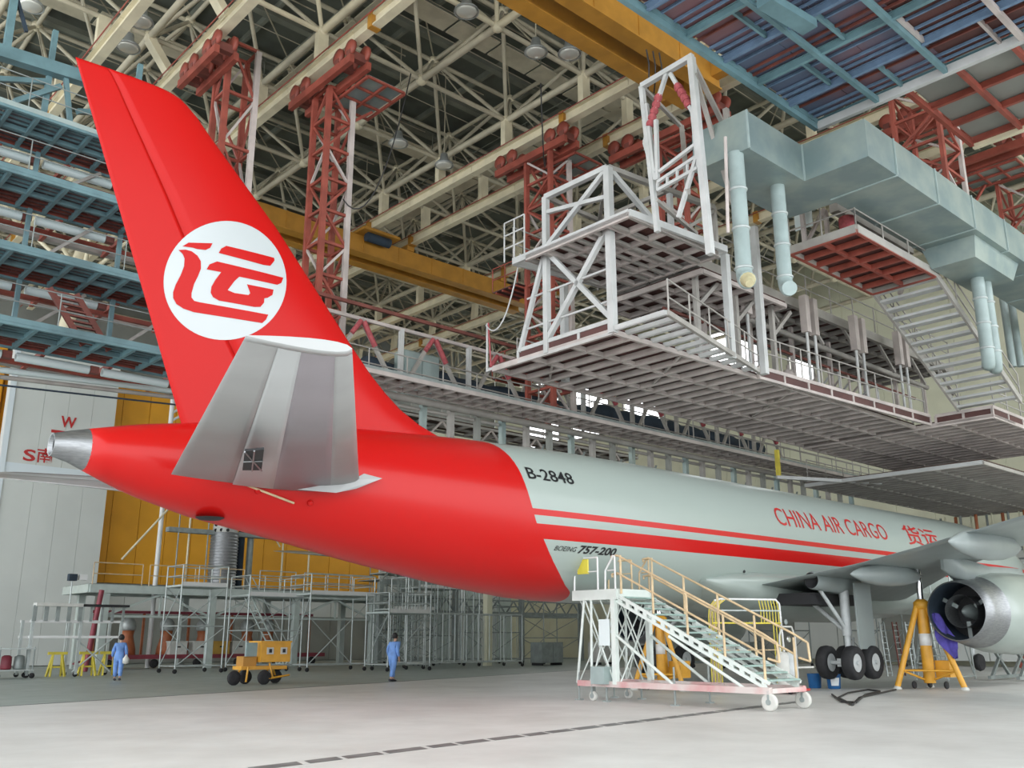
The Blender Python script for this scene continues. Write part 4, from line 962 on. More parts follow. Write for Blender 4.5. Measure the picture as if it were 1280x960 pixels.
def trolley(M_, x, y, z, L=4.2, plat=1):
    for s in (-.35, .35): bar(M_, 'trolley_beam', (x + s, y - L / 2, z - .7), (x + s, y + L / 2, z - .7), .18, .3, 'crimson')
    for yy in (y - L / 2 + .2, y - L / 2 + .95, y + L / 2 - .95, y + L / 2 - .2):
        for s in (-.3, .3):
            MB().lathe([(.1, -.09), (.3, -.07), (.3, .05), (.2, .07), (.08, .12)], (x + s, yy, z - .18), 'x', 16).build('trolley_wheel', 'crimson', M_)
        box(M_, 'wheel_housing', (x - .4, yy - .12, z - .6), (x + .4, yy + .12, z - .3), 'crimsond')
    if plat:
        for i in range(4): bar(M_, 'walkway_joist', (x + .5, y - 1.8 + i * .8, z - .9), (x + 2.1, y - 1.8 + i * .8, z - .9), .08, .08, 'crimson')
        for i in range(3): bar(M_, 'walkway_beam', (x + .5 + i * .8, y - 1.8, z - .92), (x + .5 + i * .8, y + .6, z - .92), .08, .1, 'crimson')
        for i in range(3): box(M_, 'walkway_panel', (x + .55, y - 1.78 + i * .8, z - .84), (x + 2.05, y - 1.02 + i * .8, z - .8), 'duct')
        bar(M_, 'knee_brace', (x + .5, y, z - 2.2), (x + 1.9, y, z - .95), .1, .1, 'crimson')
a = at(418, 120, z=21); m2 = mast('telescopic_mast', 10.6, 8.0, 10, 20.9, 1.0, 1.0, 'tall oxide red lattice mast behind the fin, left of centre', steps=9); trolley(m2, 10.1, 7.6, 21.6)
m3 = mast('telescopic_mast', 19.7, 6.0, 9.7, 20.8, 1.1, 1.4, 'oxide red lattice mast left of the white braced frame', steps=10); trolley(m3, 19.4, 6.4, 21.6); 
for z in (11.5, 15.2): 
    for i in range(4): bar(m3, 'landing_joist', (18.6, 6.8 + i * .4, z), (19.9, 6.8 + i * .4, z), .07, .07, 'crimson')
    box(m3, 'landing_panel', (18.6, 6.7, z + .05), (19.9, 8.2, z + .09), 'deckred'); guard(m3, (18.6, 6.7, z + .1), (18.6, 8.2, z + .1), 1, 'crimson', 2)
m1 = mast('telescopic_mast', 7.5, 9.6, 12, 22.2, 1.1, .9, 'oxide red twin-chord mast rising above the leading edge of the fin', steps=5)
trolley(m1, 6.4, 9.6, 21.6, 3.0, 0)
m4 = mast('telescopic_mast', 26.8, -6.6, 16.3, 21.0, 1.6, 1.6, 'oxide red lattice mast above the grey duct at right', steps=4); trolley(m4, 28.6, -6.6, 21.6, 4.5)
m5 = mast('telescopic_mast', 22.4, 1.2, 13.2, 20.6, 1.2, 1.2, 'oxide red mast behind the tall white hanging frame', steps=6); trolley(m5, 22.1, 1.6, 21.6, 5.5)
m6 = mast('telescopic_mast', 36.5, -6.5, 15.5, 20.8, 1.4, 1.4, 'farthest right oxide red mast below the right end beam', steps=4); trolley(m6, 33.3, -5.5, 21.6, 5, 1)

# ---- overhead bridge cranes
def bridge(x0, x1, y, z, label, hh=.95, hoist=None):
    B = root('bridge_crane', ((x0 + x1) / 2, y, z), label, 'crane', 'ochre bridge cranes')
    for s in (-.6, .6):
        bar(B, 'girder', (x0, y + s, z), (x1, y + s, z), .42, hh, 'ochre'); bar(B, 'girder_flange', (x0, y + s, z - hh / 2), (x1, y + s, z - hh / 2), .6, .06, 'ochre')
        bar(B, 'rail_strip', (x0, y + s, z + hh / 2 + .04), (x1, y + s, z + hh / 2 + .04), .12, .08, 'crimsond')
    for x in (x0 + .3, x1 - .3): bar(B, 'end_carriage', (x, y - 1.6, z + .1), (x, y + 1.6, z + .1), .4, .6, 'ochre')
    for xr in (10.04, 19.34, 22.0, 28.64):
        if x0 < xr < x1:
            for dy in (-.6, .6): box(B, 'wheel_block', (xr - .22, y + dy - .3, z + hh / 2), (xr + .22, y + dy + .3, 21.78), 'ochre')
    n = int((x1 - x0) / 2.2)
    for i in range(n): x = x0 + 1 + i * 2.2; bar(B, 'stiffener', (x, y - .83, z - hh / 2), (x, y - .83, z + hh / 2), .06, .04, 'ochre')
    return B
b2 = bridge(11.5, 31.0, 19.6, 21.0, 'long ochre double-girder bridge crane beyond the masts, centre left')
MB().tube((19, 18.4, 21.3), (20.4, 18.4, 21.3), .5, 14).build('hoist_drum', 'navy', b2); box(b2, 'hoist_frame', (18.6, 18.0, 21.5), (20.8, 20.8, 21.65), 'ochre')
b1 = bridge(8.5, 20.6, -1.2, 21.3, 'ochre bridge crane with blue hoist at top centre right', 1.1)
for i in range(3): 
    p0 = at(808 + i * 8, 62 + i * 2, y=-2.1); MB().path([p0, p0 + P(.1, 0, -.5), p0 + P(.2, .1, -.9), p0 + P(.6, .5, -1.1)], .05).build('festoon_cable', 'hose', b1)
H = root('hoist', at(715, 35, y=-.1), 'blue electric hoist on the ochre bridge crane', 'hoist')
h0 = at(703, 30, y=.0); h1 = at(738, 48, y=.0)
tube(H, 'hoist_motor', h0, lerp(h0, h1, .45), .62, 'blue'); box(H, 'gearbox', lerp(h0, h1, .4) - P(.3, .35, .3), lerp(h0, h1, .4) + P(.3, .35, .35), 'blue')
bar(H, 'hoist_body', lerp(h0, h1, .5), h1, .5, .45, 'blue'); ball('motor_end', H, h0, .3, 'blue'); box(H, 'terminal_box', h0 + P(.1, -.2, .3), h0 + P(.6, .2, .75), 'navy')
for i in range(6): MB().lathe([(.3, 0), (.34, .02), (.3, .04)], lerp(h0, h1, .08 + .06 * i), 'x', 18).build('cooling_fin', 'blue', H)

# hanging power cables
for i, (pa, pb, sag, lb) in enumerate((((19.2, 5.6, 20.6), (16.6, 3.2, 21.8), 1.6, 'black cable looping beside the central red mast'), ((12.9, .4, 12.9), (12.9, 2.0, 11.0), 1.0, 'pale chain loop at the far end of the braced frame'), ((17.0, -6.2, 19.6), (21.2, -5.0, 20.6), 1.2, 'black cable looping above the grey duct'), ((10.7, 7.2, 16.5), (12.6, 6.0, 21.8), 2.2, 'black cable sagging right of the tall red mast'))):
    pts = [lerp(pa, pb, t / 12) - P(0, 0, sag * 4 * (t / 12) * (1 - t / 12)) for t in range(13)]
    setp(MB().path(pts, .05, 6).build('hanging_cable', 'hose' if i != 1 else 'dockw'), lb, 'cable')

# ================================================================== LEFT TAIL DOCK (beyond the fin)
YF, YR = 8.0, 12.0
levels = []
for i, (py_top, zl) in enumerate(((130, None), (210, None), (308, None), (402, None))):
    levels.append(at(0, py_top, y=YF).z)
names = ['uppermost', 'second highest', 'third highest', 'lowest']
XR = [5.4, 5.8, 6.4, 8.0]
for i, z in enumerate(levels):
    z -= 0; D = root('tail_dock_level', (2, 9.5, z), '%s blue steel gangway with tube lights behind the fin' % names[i], 'dock', 'tail dock gangways')
    x0, x1 = -6.5, XR[i]
    dy = 2.3
    dock_floor(D, x0, x1, YF, YF + dy, z, 'bluesteel', 'tealdeck', nj=16, nb=3, jh=.12)
    for s in range(9): y = YF + .1 + dy * s / 8.5; bar(D, 'rib', (x0, y, z + .1), (x1, y, z + .1), .05, .06, 'crimsond' if s > 5 else 'bluesteel')
    bar(D, 'edge_beam', (x0, YF - .02, z + .12), (x1, YF - .02, z + .12), .08, .15, 'ductpipe' if i == 0 else 'bluesteel'); bar(D, 'edge_beam', (x0, YF + dy, z + .1), (x1, YF + dy, z + .1), .12, .16, 'crimson')
    guard(D, (x0, YF + .1, z + .2), (x1, YF + .1, z + .2), 1.0, 'galvd', 5, 1, .035)
    bar(D, 'back_beam', (x0, YF + dy + 1.2, z - .1), (x1, YF + dy + 1.2, z - .1), .14, .14, 'crimson'); bar(D, 'back_beam', (x0, YF + dy + 2.1, z + .1), (x1, YF + dy + 2.1, z + .1), .24, .24, 'dockg')
    for k in range(8): x = x0 + 1 + k * 2; bar(D, 'outrigger', (x, YF + dy, z), (x, YF + dy + 2.1, z), .12, .16, 'crimson')
    for k in range(9):
        x = x0 + .8 + k * 2.5
        if x + 2.1 < x1: tube(D, 'light_tube', (x, YF + dy + .15, z - .22), (x + 2.1, YF + dy + .15, z - .22), .27, 'tube'); box(D, 'lamp_holder', (x + 2.12, YF + dy + .03, z - .32), (x + 2.38, YF + dy + .27, z - .1), 'crimsond')
for k, (x, m) in enumerate(((-2.2, 'bluesteel'), (1.55, 'bluesteel'), (4.3, 'bluesteel'))):
    D = root('tail_dock_post', (x, 10.4, levels[3]), ['blue post of the tail dock outside the left edge', 'blue post of the tail dock left of the fin', 'blue post of the tail dock next to the fin edge'][k], 'post')
    for i in range(3): bar(D, 'post_section', (x, YF + 2.2, levels[i + 1] + .3), (x, YF + 2.2, levels[i]), .13, .13, m)
    bar(D, 'post_section', (x, YF + 2.2, levels[0] + .3), (x, YF + 2.2, 20.5), .16, .16, m); bar(D, 'knee_brace', (x, YF + 2.2, levels[0] + 2.5), (x - 1.9, YF + 1.8, levels[0] + 1.6), .16, .16, m)
    for i in range(3): bar(D, 'diagonal', (x, YF + 2.2, levels[i + 1] + .3), (x + 1.9, YF + 2.2, levels[i] - .05), .1, .1, 'dockg')
TD = root('tail_dock_girder', (0, 10.2, 19), 'blue-grey hanging girder left of the fin tip', 'girder')
g1, g2 = at(-10, 62, y=10), at(104, 98, y=10); g1 = g1 + (g1 - g2) * .8; g2 = g2 + (g2 - g1) * .3
bar(TD, 'girder_beam', g1, g2, .35, .42, 'bluesteel'); bar(TD, 'hanger', at(82, 95, y=10), at(88, 158, y=10), .14, .14, 'bluesteel'); bar(TD, 'hanger', at(8, 62, y=10), at(22, -30, y=10), .25, .2, 'bluesteel'); bar(TD, 'knee_brace', at(76, 108, y=10), at(18, 127, y=10), .16, .16, 'bluesteel'); bar(TD, 'knee_brace', at(22, 0, y=10), at(33, 40, y=10), .1, .1, 'navy')
# ladder-stair between the two lower levels, tarp box
LS = root('tail_dock_ladder', (3, 11, levels[3] + 1), 'dark red ladder stair between the two lower blue gangways', 'ladder')
la, lb = at(60, 372, y=8.9), at(104, 432, y=8.9)
for s in (0, .75):
    bar(LS, 'stringer', la + P(s, 0, .3), lb + P(s, 0, 0), .1, .16, 'crimsond')
for i in range(10): p = lerp(la + P(0, 0, .3), lb, (i + .5) / 10); bar(LS, 'rung', p, p + P(.75, 0, 0), .12, .05, 'crimsond')
tp = at(8, 398, y=10.3); tq = at(50, 418, y=10.3)
setp(MB().box((tp.x, 10.1, tq.z - .3), (tq.x, 10.9, tp.z)).build('tarp_box', 'panelblue'), 'blue boxed equipment cabinet on the lowest blue gangway', 'cabinet')
# service pipes under the lowest gangway
SPp = root('service_pipes', (3, 11, levels[3] - 1), 'grey service pipes slung under the lowest blue gangway', 'pipe')
for dz, d, m in ((0, .14, 'dockg'), (-.25, .06, 'navy'), (.22, .2, 'tube')):
    tube(SPp, 'pipe', at(0, 478, y=11.5) + P(-5, 0, dz - .1), at(195, 500, y=11.5) + P(1.6, 0, dz - .1 + .35), d, m)
# white conical struts seen beside the fin foot = space-frame column heads behind
CH = root('roof_column', (8, 26, 0), 'cream tree-like roof column head seen between the blue gangways', 'column')
cbase = at(60, 330, y=30)
for px, py, dx in ((92, 345, 0), (78, 420, 1)):
    p = at(px, py, y=30)
    tube(CH, 'column_shaft', p, p + P(.6, 0, 3.2), .7, 'cream')
    for k in range(7): a = 2 * pi * k / 7; tube(CH, 'column_branch', p + P(.6, 0, 3.2), p + P(.6 + 2.3 * cos(a), 2.3 * sin(a), 5.2), .22, 'cream')
    ball('column_node', CH, p + P(.6, 0, 3.2), .5, 'cream')
FC = root('fan_column', (6, 34, 0), 'slim cream column with fan of short struts beside the fin foot', 'column')
p = at(214, 520, y=36); tube(FC, 'column_shaft', (p.x, 36, 0), (p.x, 36, p.z + 1.5), .28, 'tipwhite')
for k in range(5): tube(FC, 'fan_strut', (p.x, 36, p.z - 1.2 + k * .45), (p.x + .9, 36, p.z - .9 + k * .6), .16, 'tipwhite')

# ================================================================== FAR FUSELAGE DOCK
ZF = 9.6
DF = root('far_side_dock', (26, 6, ZF), 'long brown-bottomed dock along the far side above the fuselage', 'dock')
yf0, yf1 = 4.7, 6.0
dock_floor(DF, 9.6, 44, yf0, yf1, ZF, 'dockp', 'deckbrown', nj=56, nb=3)
bar(DF, 'edge_beam', (9.6, yf0, ZF + .12), (44, yf0, ZF + .12), .08, .16, 'galvd')
tube(DF, 'pipe', (9.6, 6.3, ZF - .12), (44, 6.3, ZF - .12), .26, 'dockg'); tube(DF, 'pipe', (9.6, 6.7, ZF - .3), (44, 6.7, ZF - .3), .14, 'dockg')
guard(DF, (9.7, yf1, ZF + .2), (44, yf1, ZF + .2), 1.05, 'dockg', 22, 1); guard(DF, (27, yf0, ZF + .2), (44, yf0, ZF + .2), 1.05, 'dockg', 10, 1)
for i in range(27):
    x = 11.5 + i * 1.24; bar(DF, 'lower_post', (x, 6.6, 5.2), (x, 6.6, ZF), .2, .2, ('dockg', 'sidingd', 'duct')[i % 3])
for z in (7.2, 8.3): tube(DF, 'lower_rail', (10, 6.6, z), (44, 6.6, z), .07, 'dockg')
for i in range(14): bar(DF, 'lower_brace', (12 + i * 2.3, 6.8, 6.8), (13.2 + i * 2.3, 6.8, 8.9), .06, .06, 'galvd')
TG = root('far_side_truss', (24, 6.6, 11.5), 'braced truss gantry with red padded nodes above the far side dock', 'truss')
zt_ = 12.1
for z, m in ((zt_, 'dockp'), (zt_ + .5, 'crimsond')): bar(TG, 'chord', (8.5, 6.8, z), (38, 6.8, z), .1, .12, m)
for i in range(9):
    x = 10.0 + i * 3.1
    bar(TG, 'post', (x, 6.8, ZF + .2), (x, 6.8, zt_), .15, .15, 'dockw' if i < 5 else 'dockg')
    bar(TG, 'diagonal', (x + 1.4, 6.8, zt_), (x + .1, 6.8, ZF + .3), .12, .12, 'dockg'); bar(TG, 'diagonal', (x + 1.4, 6.8, zt_), (x + 2.9, 6.8, ZF + .3), .12, .12, 'dockg')
    tube(TG, 'red_padding', (x + 1.45, 6.7, zt_ - .1), (x + 1.95, 6.7, zt_ - .9), .2, 'rope'); tube(TG, 'red_padding', (x + 1.35, 6.7, zt_ - .1), (x + 1.0, 6.7, zt_ - .6), .17, 'rope')
# navy fabric sleeve along the dock
mb = MB(); R = []
for i in range(60):
    x = 12.5 + i * .42; r = .42 + .05 * sin(i * 1.7); yy = 8.2 + .1 * sin(i * .6); R.append([(x, yy + r * cos(2 * pi * j / 14), 10.9 + .25 * (i > 28) + r * sin(2 * pi * j / 14)) for j in range(14)])
mb.rings(R); setp(mb.build('fabric_sleeve', 'navy'), 'long navy fabric duct sleeve lying along the far side dock', 'sleeve')
GP = root('tool_cabinet', (14.2, 7.2, ZF), 'pale green cabinet on the far side dock beside the fin', 'cabinet'); box(GP, 'body', (13.6, 7.3, ZF + .25), (15.2, 7.9, ZF + 2.0), 'duct'); box(GP, 'door', (13.65, 7.27, ZF + .3), (14.38, 7.3, ZF + 1.95), 'ductpipe'); box(GP, 'door', (14.42, 7.27, ZF + .3), (15.15, 7.3, ZF + 1.95), 'ductpipe')
# stair on the far dock
FS = root('far_dock_stair', (22, 8.6, 10), 'small grey open stair standing on the far side dock below the white frame', 'stairs')
fa = at(668, 470, y=9.2); fb = at(645, 520, y=9.2)
for s in (0, 2.0): bar(FS, 'stringer', fa + P(s, 0, .6), fb + P(s * .9 - .2, 0, -.2), .1, .2, 'dockg')
for i in range(9): p = lerp(fa + P(0, 0, .6), fb + P(-.2, 0, -.2), (i + .4) / 9); bar(FS, 'step', p, p + P(1.95, 0, 0), .25, .06, 'dockg')
for s in (0, 2.0): tube(FS, 'hand_rail', fa + P(s - .5, 0, 1.4), fb + P(s * .9 - .9, 0, .5), .06, 'dockw')
# deep background platforms behind (upper centre)
BG = root('back_gallery', (25, 22, 12), 'far grey gallery with railings under the ochre crane', 'gallery')
for z, y in ((13.5, 22), (10.6, 24)):
    dock_floor(BG, 14, 44, y, y + 2.4, z, 'dockg', 'deckbrown', nj=20, nb=3); guard(BG, (14, y, z + .2), (44, y, z + .2), 1.1, 'dockg', 14, 1, .07)
    for i in range(8): bar(BG, 'truss_diagonal', (14 + i * 3.7, y, z - 1.8), (15.8 + i * 3.7, y, z), .1, .1, 'dockp'); bar(BG, 'truss_diagonal', (17.6 + i * 3.7, y, z - 1.8), (15.8 + i * 3.7, y, z), .1, .1, 'dockp')
    bar(BG, 'truss_chord', (14, y, z - 1.8), (44, y, z - 1.8), .12, .12, 'dockp')
for x in (33, 44): bar(BG, 'column', (x, 25, 0), (x, 25, 13.5), .4, .4, 'siding')

# big fabric/duct elbow in the right middle, hanging cables
VC = root('vertical_conduits', (36, -5, 12), 'bundle of grey vertical conduits near the right edge', 'pipe')
for i, px in enumerate((1262, 1272)): p = at(px, 430, y=-5.5); tube(VC, 'conduit', (p.x, -5.5, p.z - 1), (p.x, -5.5, p.z + 5), .3, 'ductpipe')
# paired tool tanks on the main dock
for i, (px, py, lb, m) in enumerate(((983, 440, 'pink cylinder standing on the suspended dock', 'dockp'), (972, 445, 'grey gas cylinder left of the pink cylinder on the suspended dock', 'dockw'))):
    p = at(px, py, y=-1.8); C_ = MB().lathe([(.2, 0), (.22, .05), (.22, 1.0), (.16, 1.15), (.05, 1.2), (.05, 1.35)], (p.x, -1.8 + .5 * i, ZM + .2), 'z', 18).build('gas_cylinder', m); setp(C_, lb, 'cylinder')
# ================================================================== GROUND LEVEL BACKGROUND
def tubes_frame(par, name, pts_pairs, d, m):
    for a, b in pts_pairs: tube(par, name, a, b, d, m)
def scaffold(x0, x1, y0, y1, h, label, m='galv', lifts=2, ladder=False, top=1.0, wheels=True, deck=True, group='galvanised scaffold towers'):
    S = root('scaffold_tower', ((x0 + x1) / 2, (y0 + y1) / 2, 0), label, 'scaffold')
    z0 = .22 if wheels else 0
    for x in (x0, x1):
        for y in (y0, y1):
            tube(S, 'standard', (x, y, z0), (x, y, h + top), .07, m)
            if wheels: MB().lathe([(.04, -.03), (.1, -.03), (.1, .03), (.04, .03)], (x, y, .1), 'y', 14).build('caster', 'tyre', S); tube(S, 'caster_stem', (x, y, .1), (x, y, .25), .04, 'galvd')
    for k in range(lifts + 1):
        z = z0 + .1 + (h - z0 - .1) * k / lifts
        for y in (y0, y1): tube(S, 'ledger', (x0, y, z), (x1, y, z), .06, m)
        for x in (x0, x1): tube(S, 'transom', (x, y0, z), (x, y1, z), .06, m)
    for k in range(lifts):
        za, zb2 = z0 + .1 + (h - z0) * k / lifts, z0 + (h - z0) * (k + 1) / lifts
        tube(S, 'brace', (x0, y0, za), (x1, y0, zb2), .05, m); tube(S, 'brace', (x1, y1, za), (x0, y1, zb2), .05, m); tube(S, 'brace', (x0, y0, zb2), (x0, y1, za), .05, m)
    if deck:
        n = max(2, int((y1 - y0) / .5))
        for i in range(n): box(S, 'deck_board', (x0, y0 + (y1 - y0) * i / n + .02, h), (x1, y0 + (y1 - y0) * (i + 1) / n - .02, h + .08), 'steelgreen')
        bar(S, 'toe_board', (x0, y0, h + .1), (x1, y0, h + .1), .04, .22, 'tipwhite')
    for z in (h + top, h + top * .5):
        tube(S, 'guard_rail', (x0, y0, z), (x1, y0, z), .05, m); tube(S, 'guard_rail', (x0, y1, z), (x1, y1, z), .05, m); tube(S, 'guard_rail', (x0, y0, z), (x0, y1, z), .05, m); tube(S, 'guard_rail', (x1, y0, z), (x1, y1, z), .05, m)
    for i in range(1, int((x1 - x0) / .8)): x = x0 + i * .8; tube(S, 'guard_post', (x, y0, h), (x, y0, h + top), .04, m)
    if ladder:
        for yy in (y0 + .2, y0 + .9):
            tube(S, 'ladder_rail', (x0 + .2, yy, h), (x0 + 2.3, yy, z0), .08, 'steelgreen'); tube(S, 'hand_rail', (x0 + .2, yy, h + .9), (x0 + 2.5, yy, z0 + .9), .05, m); tube(S, 'hand_rail', (x0 + 2.5, yy, z0 + .9), (x0 + 2.3, yy, z0), .05, m)
        for i in range(12): p = lerp((x0 + .2, y0 + .2, h), (x0 + 2.3, y0 + .2, z0), (i + .5) / 12); bar(S, 'rung', p, p + P(0, .7, 0), .14, .03, 'steelgreen')
    return S
scaffold(13.9, 16.2, 25.2, 27.0, 4.0, 'galvanised scaffold tower just left of the stair tower, behind the yellow cart', lifts=2)
scaffold(17.0, 20.0, 24.4, 26.4, 3.6, 'galvanised stair tower with sloping ladder rails above the yellow cart', ladder=True, lifts=2)
scaffold(19.6, 23.4, 23.0, 25.0, 3.7, 'galvanised scaffold tower with high guard rail, right of the yellow cart', lifts=1)
scaffold(22.6, 25.2, 20.5, 22.5, 2.8, 'galvanised scaffold tower with long diagonal, left of the right-hand worker', 'galv', 1)
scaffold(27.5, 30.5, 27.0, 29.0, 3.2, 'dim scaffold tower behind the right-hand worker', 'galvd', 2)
# barred cage trolley
def cage(x0, x1, y0, y1, h, label):
    S = root('cage_rack', ((x0 + x1) / 2, (y0 + y1) / 2, 0), label, 'rack')
    for x in (x0, x1):
        for y in (y0, y1): tube(S, 'post', (x, y, .15), (x, y, h), .07, 'galv'); MB().lathe([(.04, -.03), (.11, -.03), (.11, .03), (.04, .03)], (x, y, .11), 'y', 12).build('caster', 'tyre', S)
    for z in (.3, h):
        tube(S, 'frame_rail', (x0, y0, z), (x1, y0, z), .07, 'galv'); tube(S, 'frame_rail', (x0, y1, z), (x1, y1, z), .07, 'galv'); tube(S, 'frame_rail', (x0, y0, z), (x0, y1, z), .07, 'galv'); tube(S, 'frame_rail', (x1, y0, z), (x1, y1, z), .07, 'galv')
    n = int((x1 - x0) / .42)
    for i in range(1, n): x = x0 + (x1 - x0) * i / n; tube(S, 'cage_bar', (x, y0, .3), (x, y0, h), .055 if i % 2 else .04, 'galv' if i % 2 else 'galvd')
    for i in range(1, n, 2): x = x0 + (x1 - x0) * i / n; tube(S, 'cage_bar', (x, y1, .3), (x, y1, h), .04, 'galvd')
    return S
cage(26.4, 33.6, 22.6, 24.2, 2.9, 'long barred steel cage rack on casters right of the right-hand worker')
cg = cage(26.6, 32.0, 24.6, 26.0, 4.9, 'taller barred rack directly behind the long cage rack')
LD = root('rung_ladder', (26.4, 22.7, 0), 'steel rung ladder at the left end of the cage rack', 'ladder')
for s in (0, 1.2): tube(LD, 'ladder_rail', (25.3 + s, 22.6, .1), (25.3 + s, 22.6, 5.0), .07, 'galv')
for i in range(11): tube(LD, 'rung', (25.3, 22.6, .3 + i * .44), (26.5, 22.6, .3 + i * .44), .06, 'galv')
# mezzanine platform
MZ = root('mezzanine', (24, 34, 0), 'long pale green steel mezzanine with railings behind the scaffolds', 'platform')
ym = 33.0; zm_ = 4.15; xm0, xm1 = 12.3, 36
bar(MZ, 'edge_beam', (xm0, ym, zm_), (xm1, ym, zm_), .2, .42, 'steelgreen'); bar(MZ, 'edge_beam', (xm0, ym + 4, zm_), (xm1, ym + 4, zm_), .2, .42, 'steelgreen'); bar(MZ, 'edge_beam', (xm0, ym, zm_), (xm0, ym + 4, zm_), .2, .42, 'steelgreen')
for i in range(16): x = xm0 + (xm1 - xm0) * i / 16; box(MZ, 'deck_panel', (x + .01, ym + .1, zm_ + .2), (x + (xm1 - xm0) / 16 - .01, ym + 3.9, zm_ + .26), 'galvd')
for i, x in enumerate((13.2, 19.2, 24.6, 30.2, 35.6)):
    for y in (ym + .15, ym + 3.8): bar(MZ, 'column', (x, y, 0), (x, y, zm_ - .2), .36, .36, 'steelgreen')
    if i < 4:
        x2_ = (19.2, 24.6, 30.2, 35.6)[i]; bar(MZ, 'tie_beam', (x, ym + .15, 2.75), (x2_, ym + .15, 2.75), .12, .12, 'steelgreen')
        xm = (x + x2_) / 2; bar(MZ, 'truss_brace', (x, ym + .15, 2.75), (xm, ym + .15, zm_ - .2), .12, .12, 'steelgreen'); bar(MZ, 'truss_brace', (x2_, ym + .15, 2.75), (xm, ym + .15, zm_ - .2), .12, .12, 'steelgreen'); bar(MZ, 'truss_post', (xm, ym + .15, 2.75), (xm, ym + .15, zm_), .1, .1, 'steelgreen')
for a, b in ((12.4, 15.0), (15.4, 17.4), (18, 21), (22, 24.4), (25, 30), (30.6, 35.8)): guard(MZ, (a, ym, zm_ + .2), (b, ym, zm_ + .2), 1.15, 'railor' if a < 22 else 'galv', max(1, int((b - a) / 1.4)), 1, .06)
# scaffold poles standing on it against the orange wall
PO = root('pole_scaffold', (20, 35, 4), 'tall thin pole scaffold on the mezzanine in front of the orange wall', 'scaffold')
for x, y in ((18.3, 35), (20.0, 35), (21.6, 35), (24.5, 35), (26.4, 35)): tube(PO, 'standard', (x, y, zm_ + .2), (x, y, 15), .12, 'cream')
for x in (17.4, 19.2): tube(PO, 'standard', (x, 34.4, zm_ + .2), (x, 34.4, 9.3), .08, 'galvd')
bar(PO, 'plank', (16.8, 34.6, 7.7), (23.8, 34.6, 7.7), .5, .26, 'galvd'); tube(PO, 'ledger', (17, 34.6, 9.0), (20.4, 34.6, 9.0), .09, 'crimsond')
tube(PO, 'brace', (14.6, 35.2, 5.9), (20.1, 35.2, 12.9), .12, 'cream'); tube(PO, 'brace', (25, 35.2, 11.6), (22.6, 35.2, 16), .12, 'cream'); tube(PO, 'brace', (22.0, 35.2, 10.6), (24.4, 35.2, 7.2), .1, 'cream')
# ribbed cylinder with perforated head
RC = root('ribbed_cylinder', (22.5, 32, 4), 'ribbed silver cylinder standing on the mezzanine below the tail', 'tank')
prof = []
rz = at(277, 722, y=34.6); rz.z = 4.41; rtz = at(277, 668, y=34.6); rr = .8
for i in range(19): z = rz.z + (rtz.z - rz.z) * i / 18; prof += [(rr, z), (rr + .05, z + .04), (rr, z + .08)]
MB().lathe(prof, (rz.x, 34.6, 0), 'z', 28).build('cylinder_shell', 'bare', RC)
MB().lathe([(rr * .95, rtz.z), (rr * .8, rtz.z + 1.1)], (rz.x, 34.6, 0), 'z', 24).build('cylinder_head', 'box', RC)
for i in range(9): a = radians(200 + (i % 3) * 28); z = rtz.z + .2 + (i // 3) * .33; MB().lathe([(.1, 0), (.1, .03)], (rz.x + .76 * cos(a) , 34.6 + .76 * sin(a), z), 'y', 12).build('vent_hole', 'dark', RC)
for i, dx in enumerate((1.3, 1.9)): tube(RC, 'riser_pipe', (rz.x + dx, 35, zm_ + .2), (rz.x + dx, 35, 12), .4, ('navy', 'galvd')[i])
# dark column and shed to the right of the orange wall
SH = root('steel_shed', (38, 37, 0), 'pale green shed front behind the cage rack', 'shed')
for i in range(8): box(SH, 'panel', (34 + i * 1.6, 38, 0), (35.56 + i * 1.6, 38.15, 6.6), 'steelgreen' if i % 2 else 'plaster')
bar(SH, 'lintel', (33.8, 37.9, 6.7), (47, 37.9, 6.7), .3, .35, 'galvd')
for i in range(6): tube(SH, 'downpipe', (34.5 + i * 2.1, 37.8, 1), (34.5 + i * 2.1, 37.8, 6.6), .12, 'galv')
# maroon-fronted row below the mezzanine: orange domed drums and crates on a low dolly
DY = root('low_dolly', (20, 35.5, 0), 'long low maroon dolly behind the left worker', 'trolley')
bar(DY, 'bed', (13.4, 35, .62), (27.5, 35, .62), 1.4, .22, 'maroon'); bar(DY, 'top_rail', (13.6, 36, 3.05), (27.5, 36, 3.05), .14, .16, 'maroon')
for i in range(6):
    MB().lathe([(.1, -.05), (.24, -.05), (.24, .05), (.1, .05)], (14.2 + i * 2.5, 34.5, .26), 'y', 16).build('wheel', 'tyre', DY)
    bar(DY, 'rail_post', (13.8 + i * 2.7, 36, .6), (13.8 + i * 2.7, 36, 3.05), .12, .12, 'drum')
tube(DY, 'tow_bar', (13.4, 34.6, .6), (11.9, 33.0, .35), .1, 'maroon')
for i, x in enumerate((15.4, 17.6, 19.8, 22.6, 24.0)):
    r = root('domed_drum', (x, 35.3, .73), ['orange drum with grey domed cap, leftmost under the mezzanine', 'orange drum with grey cap behind the left worker', 'orange drum with grey cap right of the left worker', 'orange drum with grey cap behind the scaffold ladder', 'rightmost orange capped drum under the mezzanine'][i], 'drum', 'domed drums under the mezzanine')
    MB().lathe([(.5, 0), (.48, .3), (.3, 1.0), (.34, 1.3)], (x, 35.3, .73), 'z', 20).build('drum_body', 'drum', r)
    MB().lathe([(.36, 1.3), (.42, 1.4), (.40, 1.75), (.2, 1.98), (.02, 2.02)], (x, 35.3, .73), 'z', 20).build('domed_cap', 'cap', r)
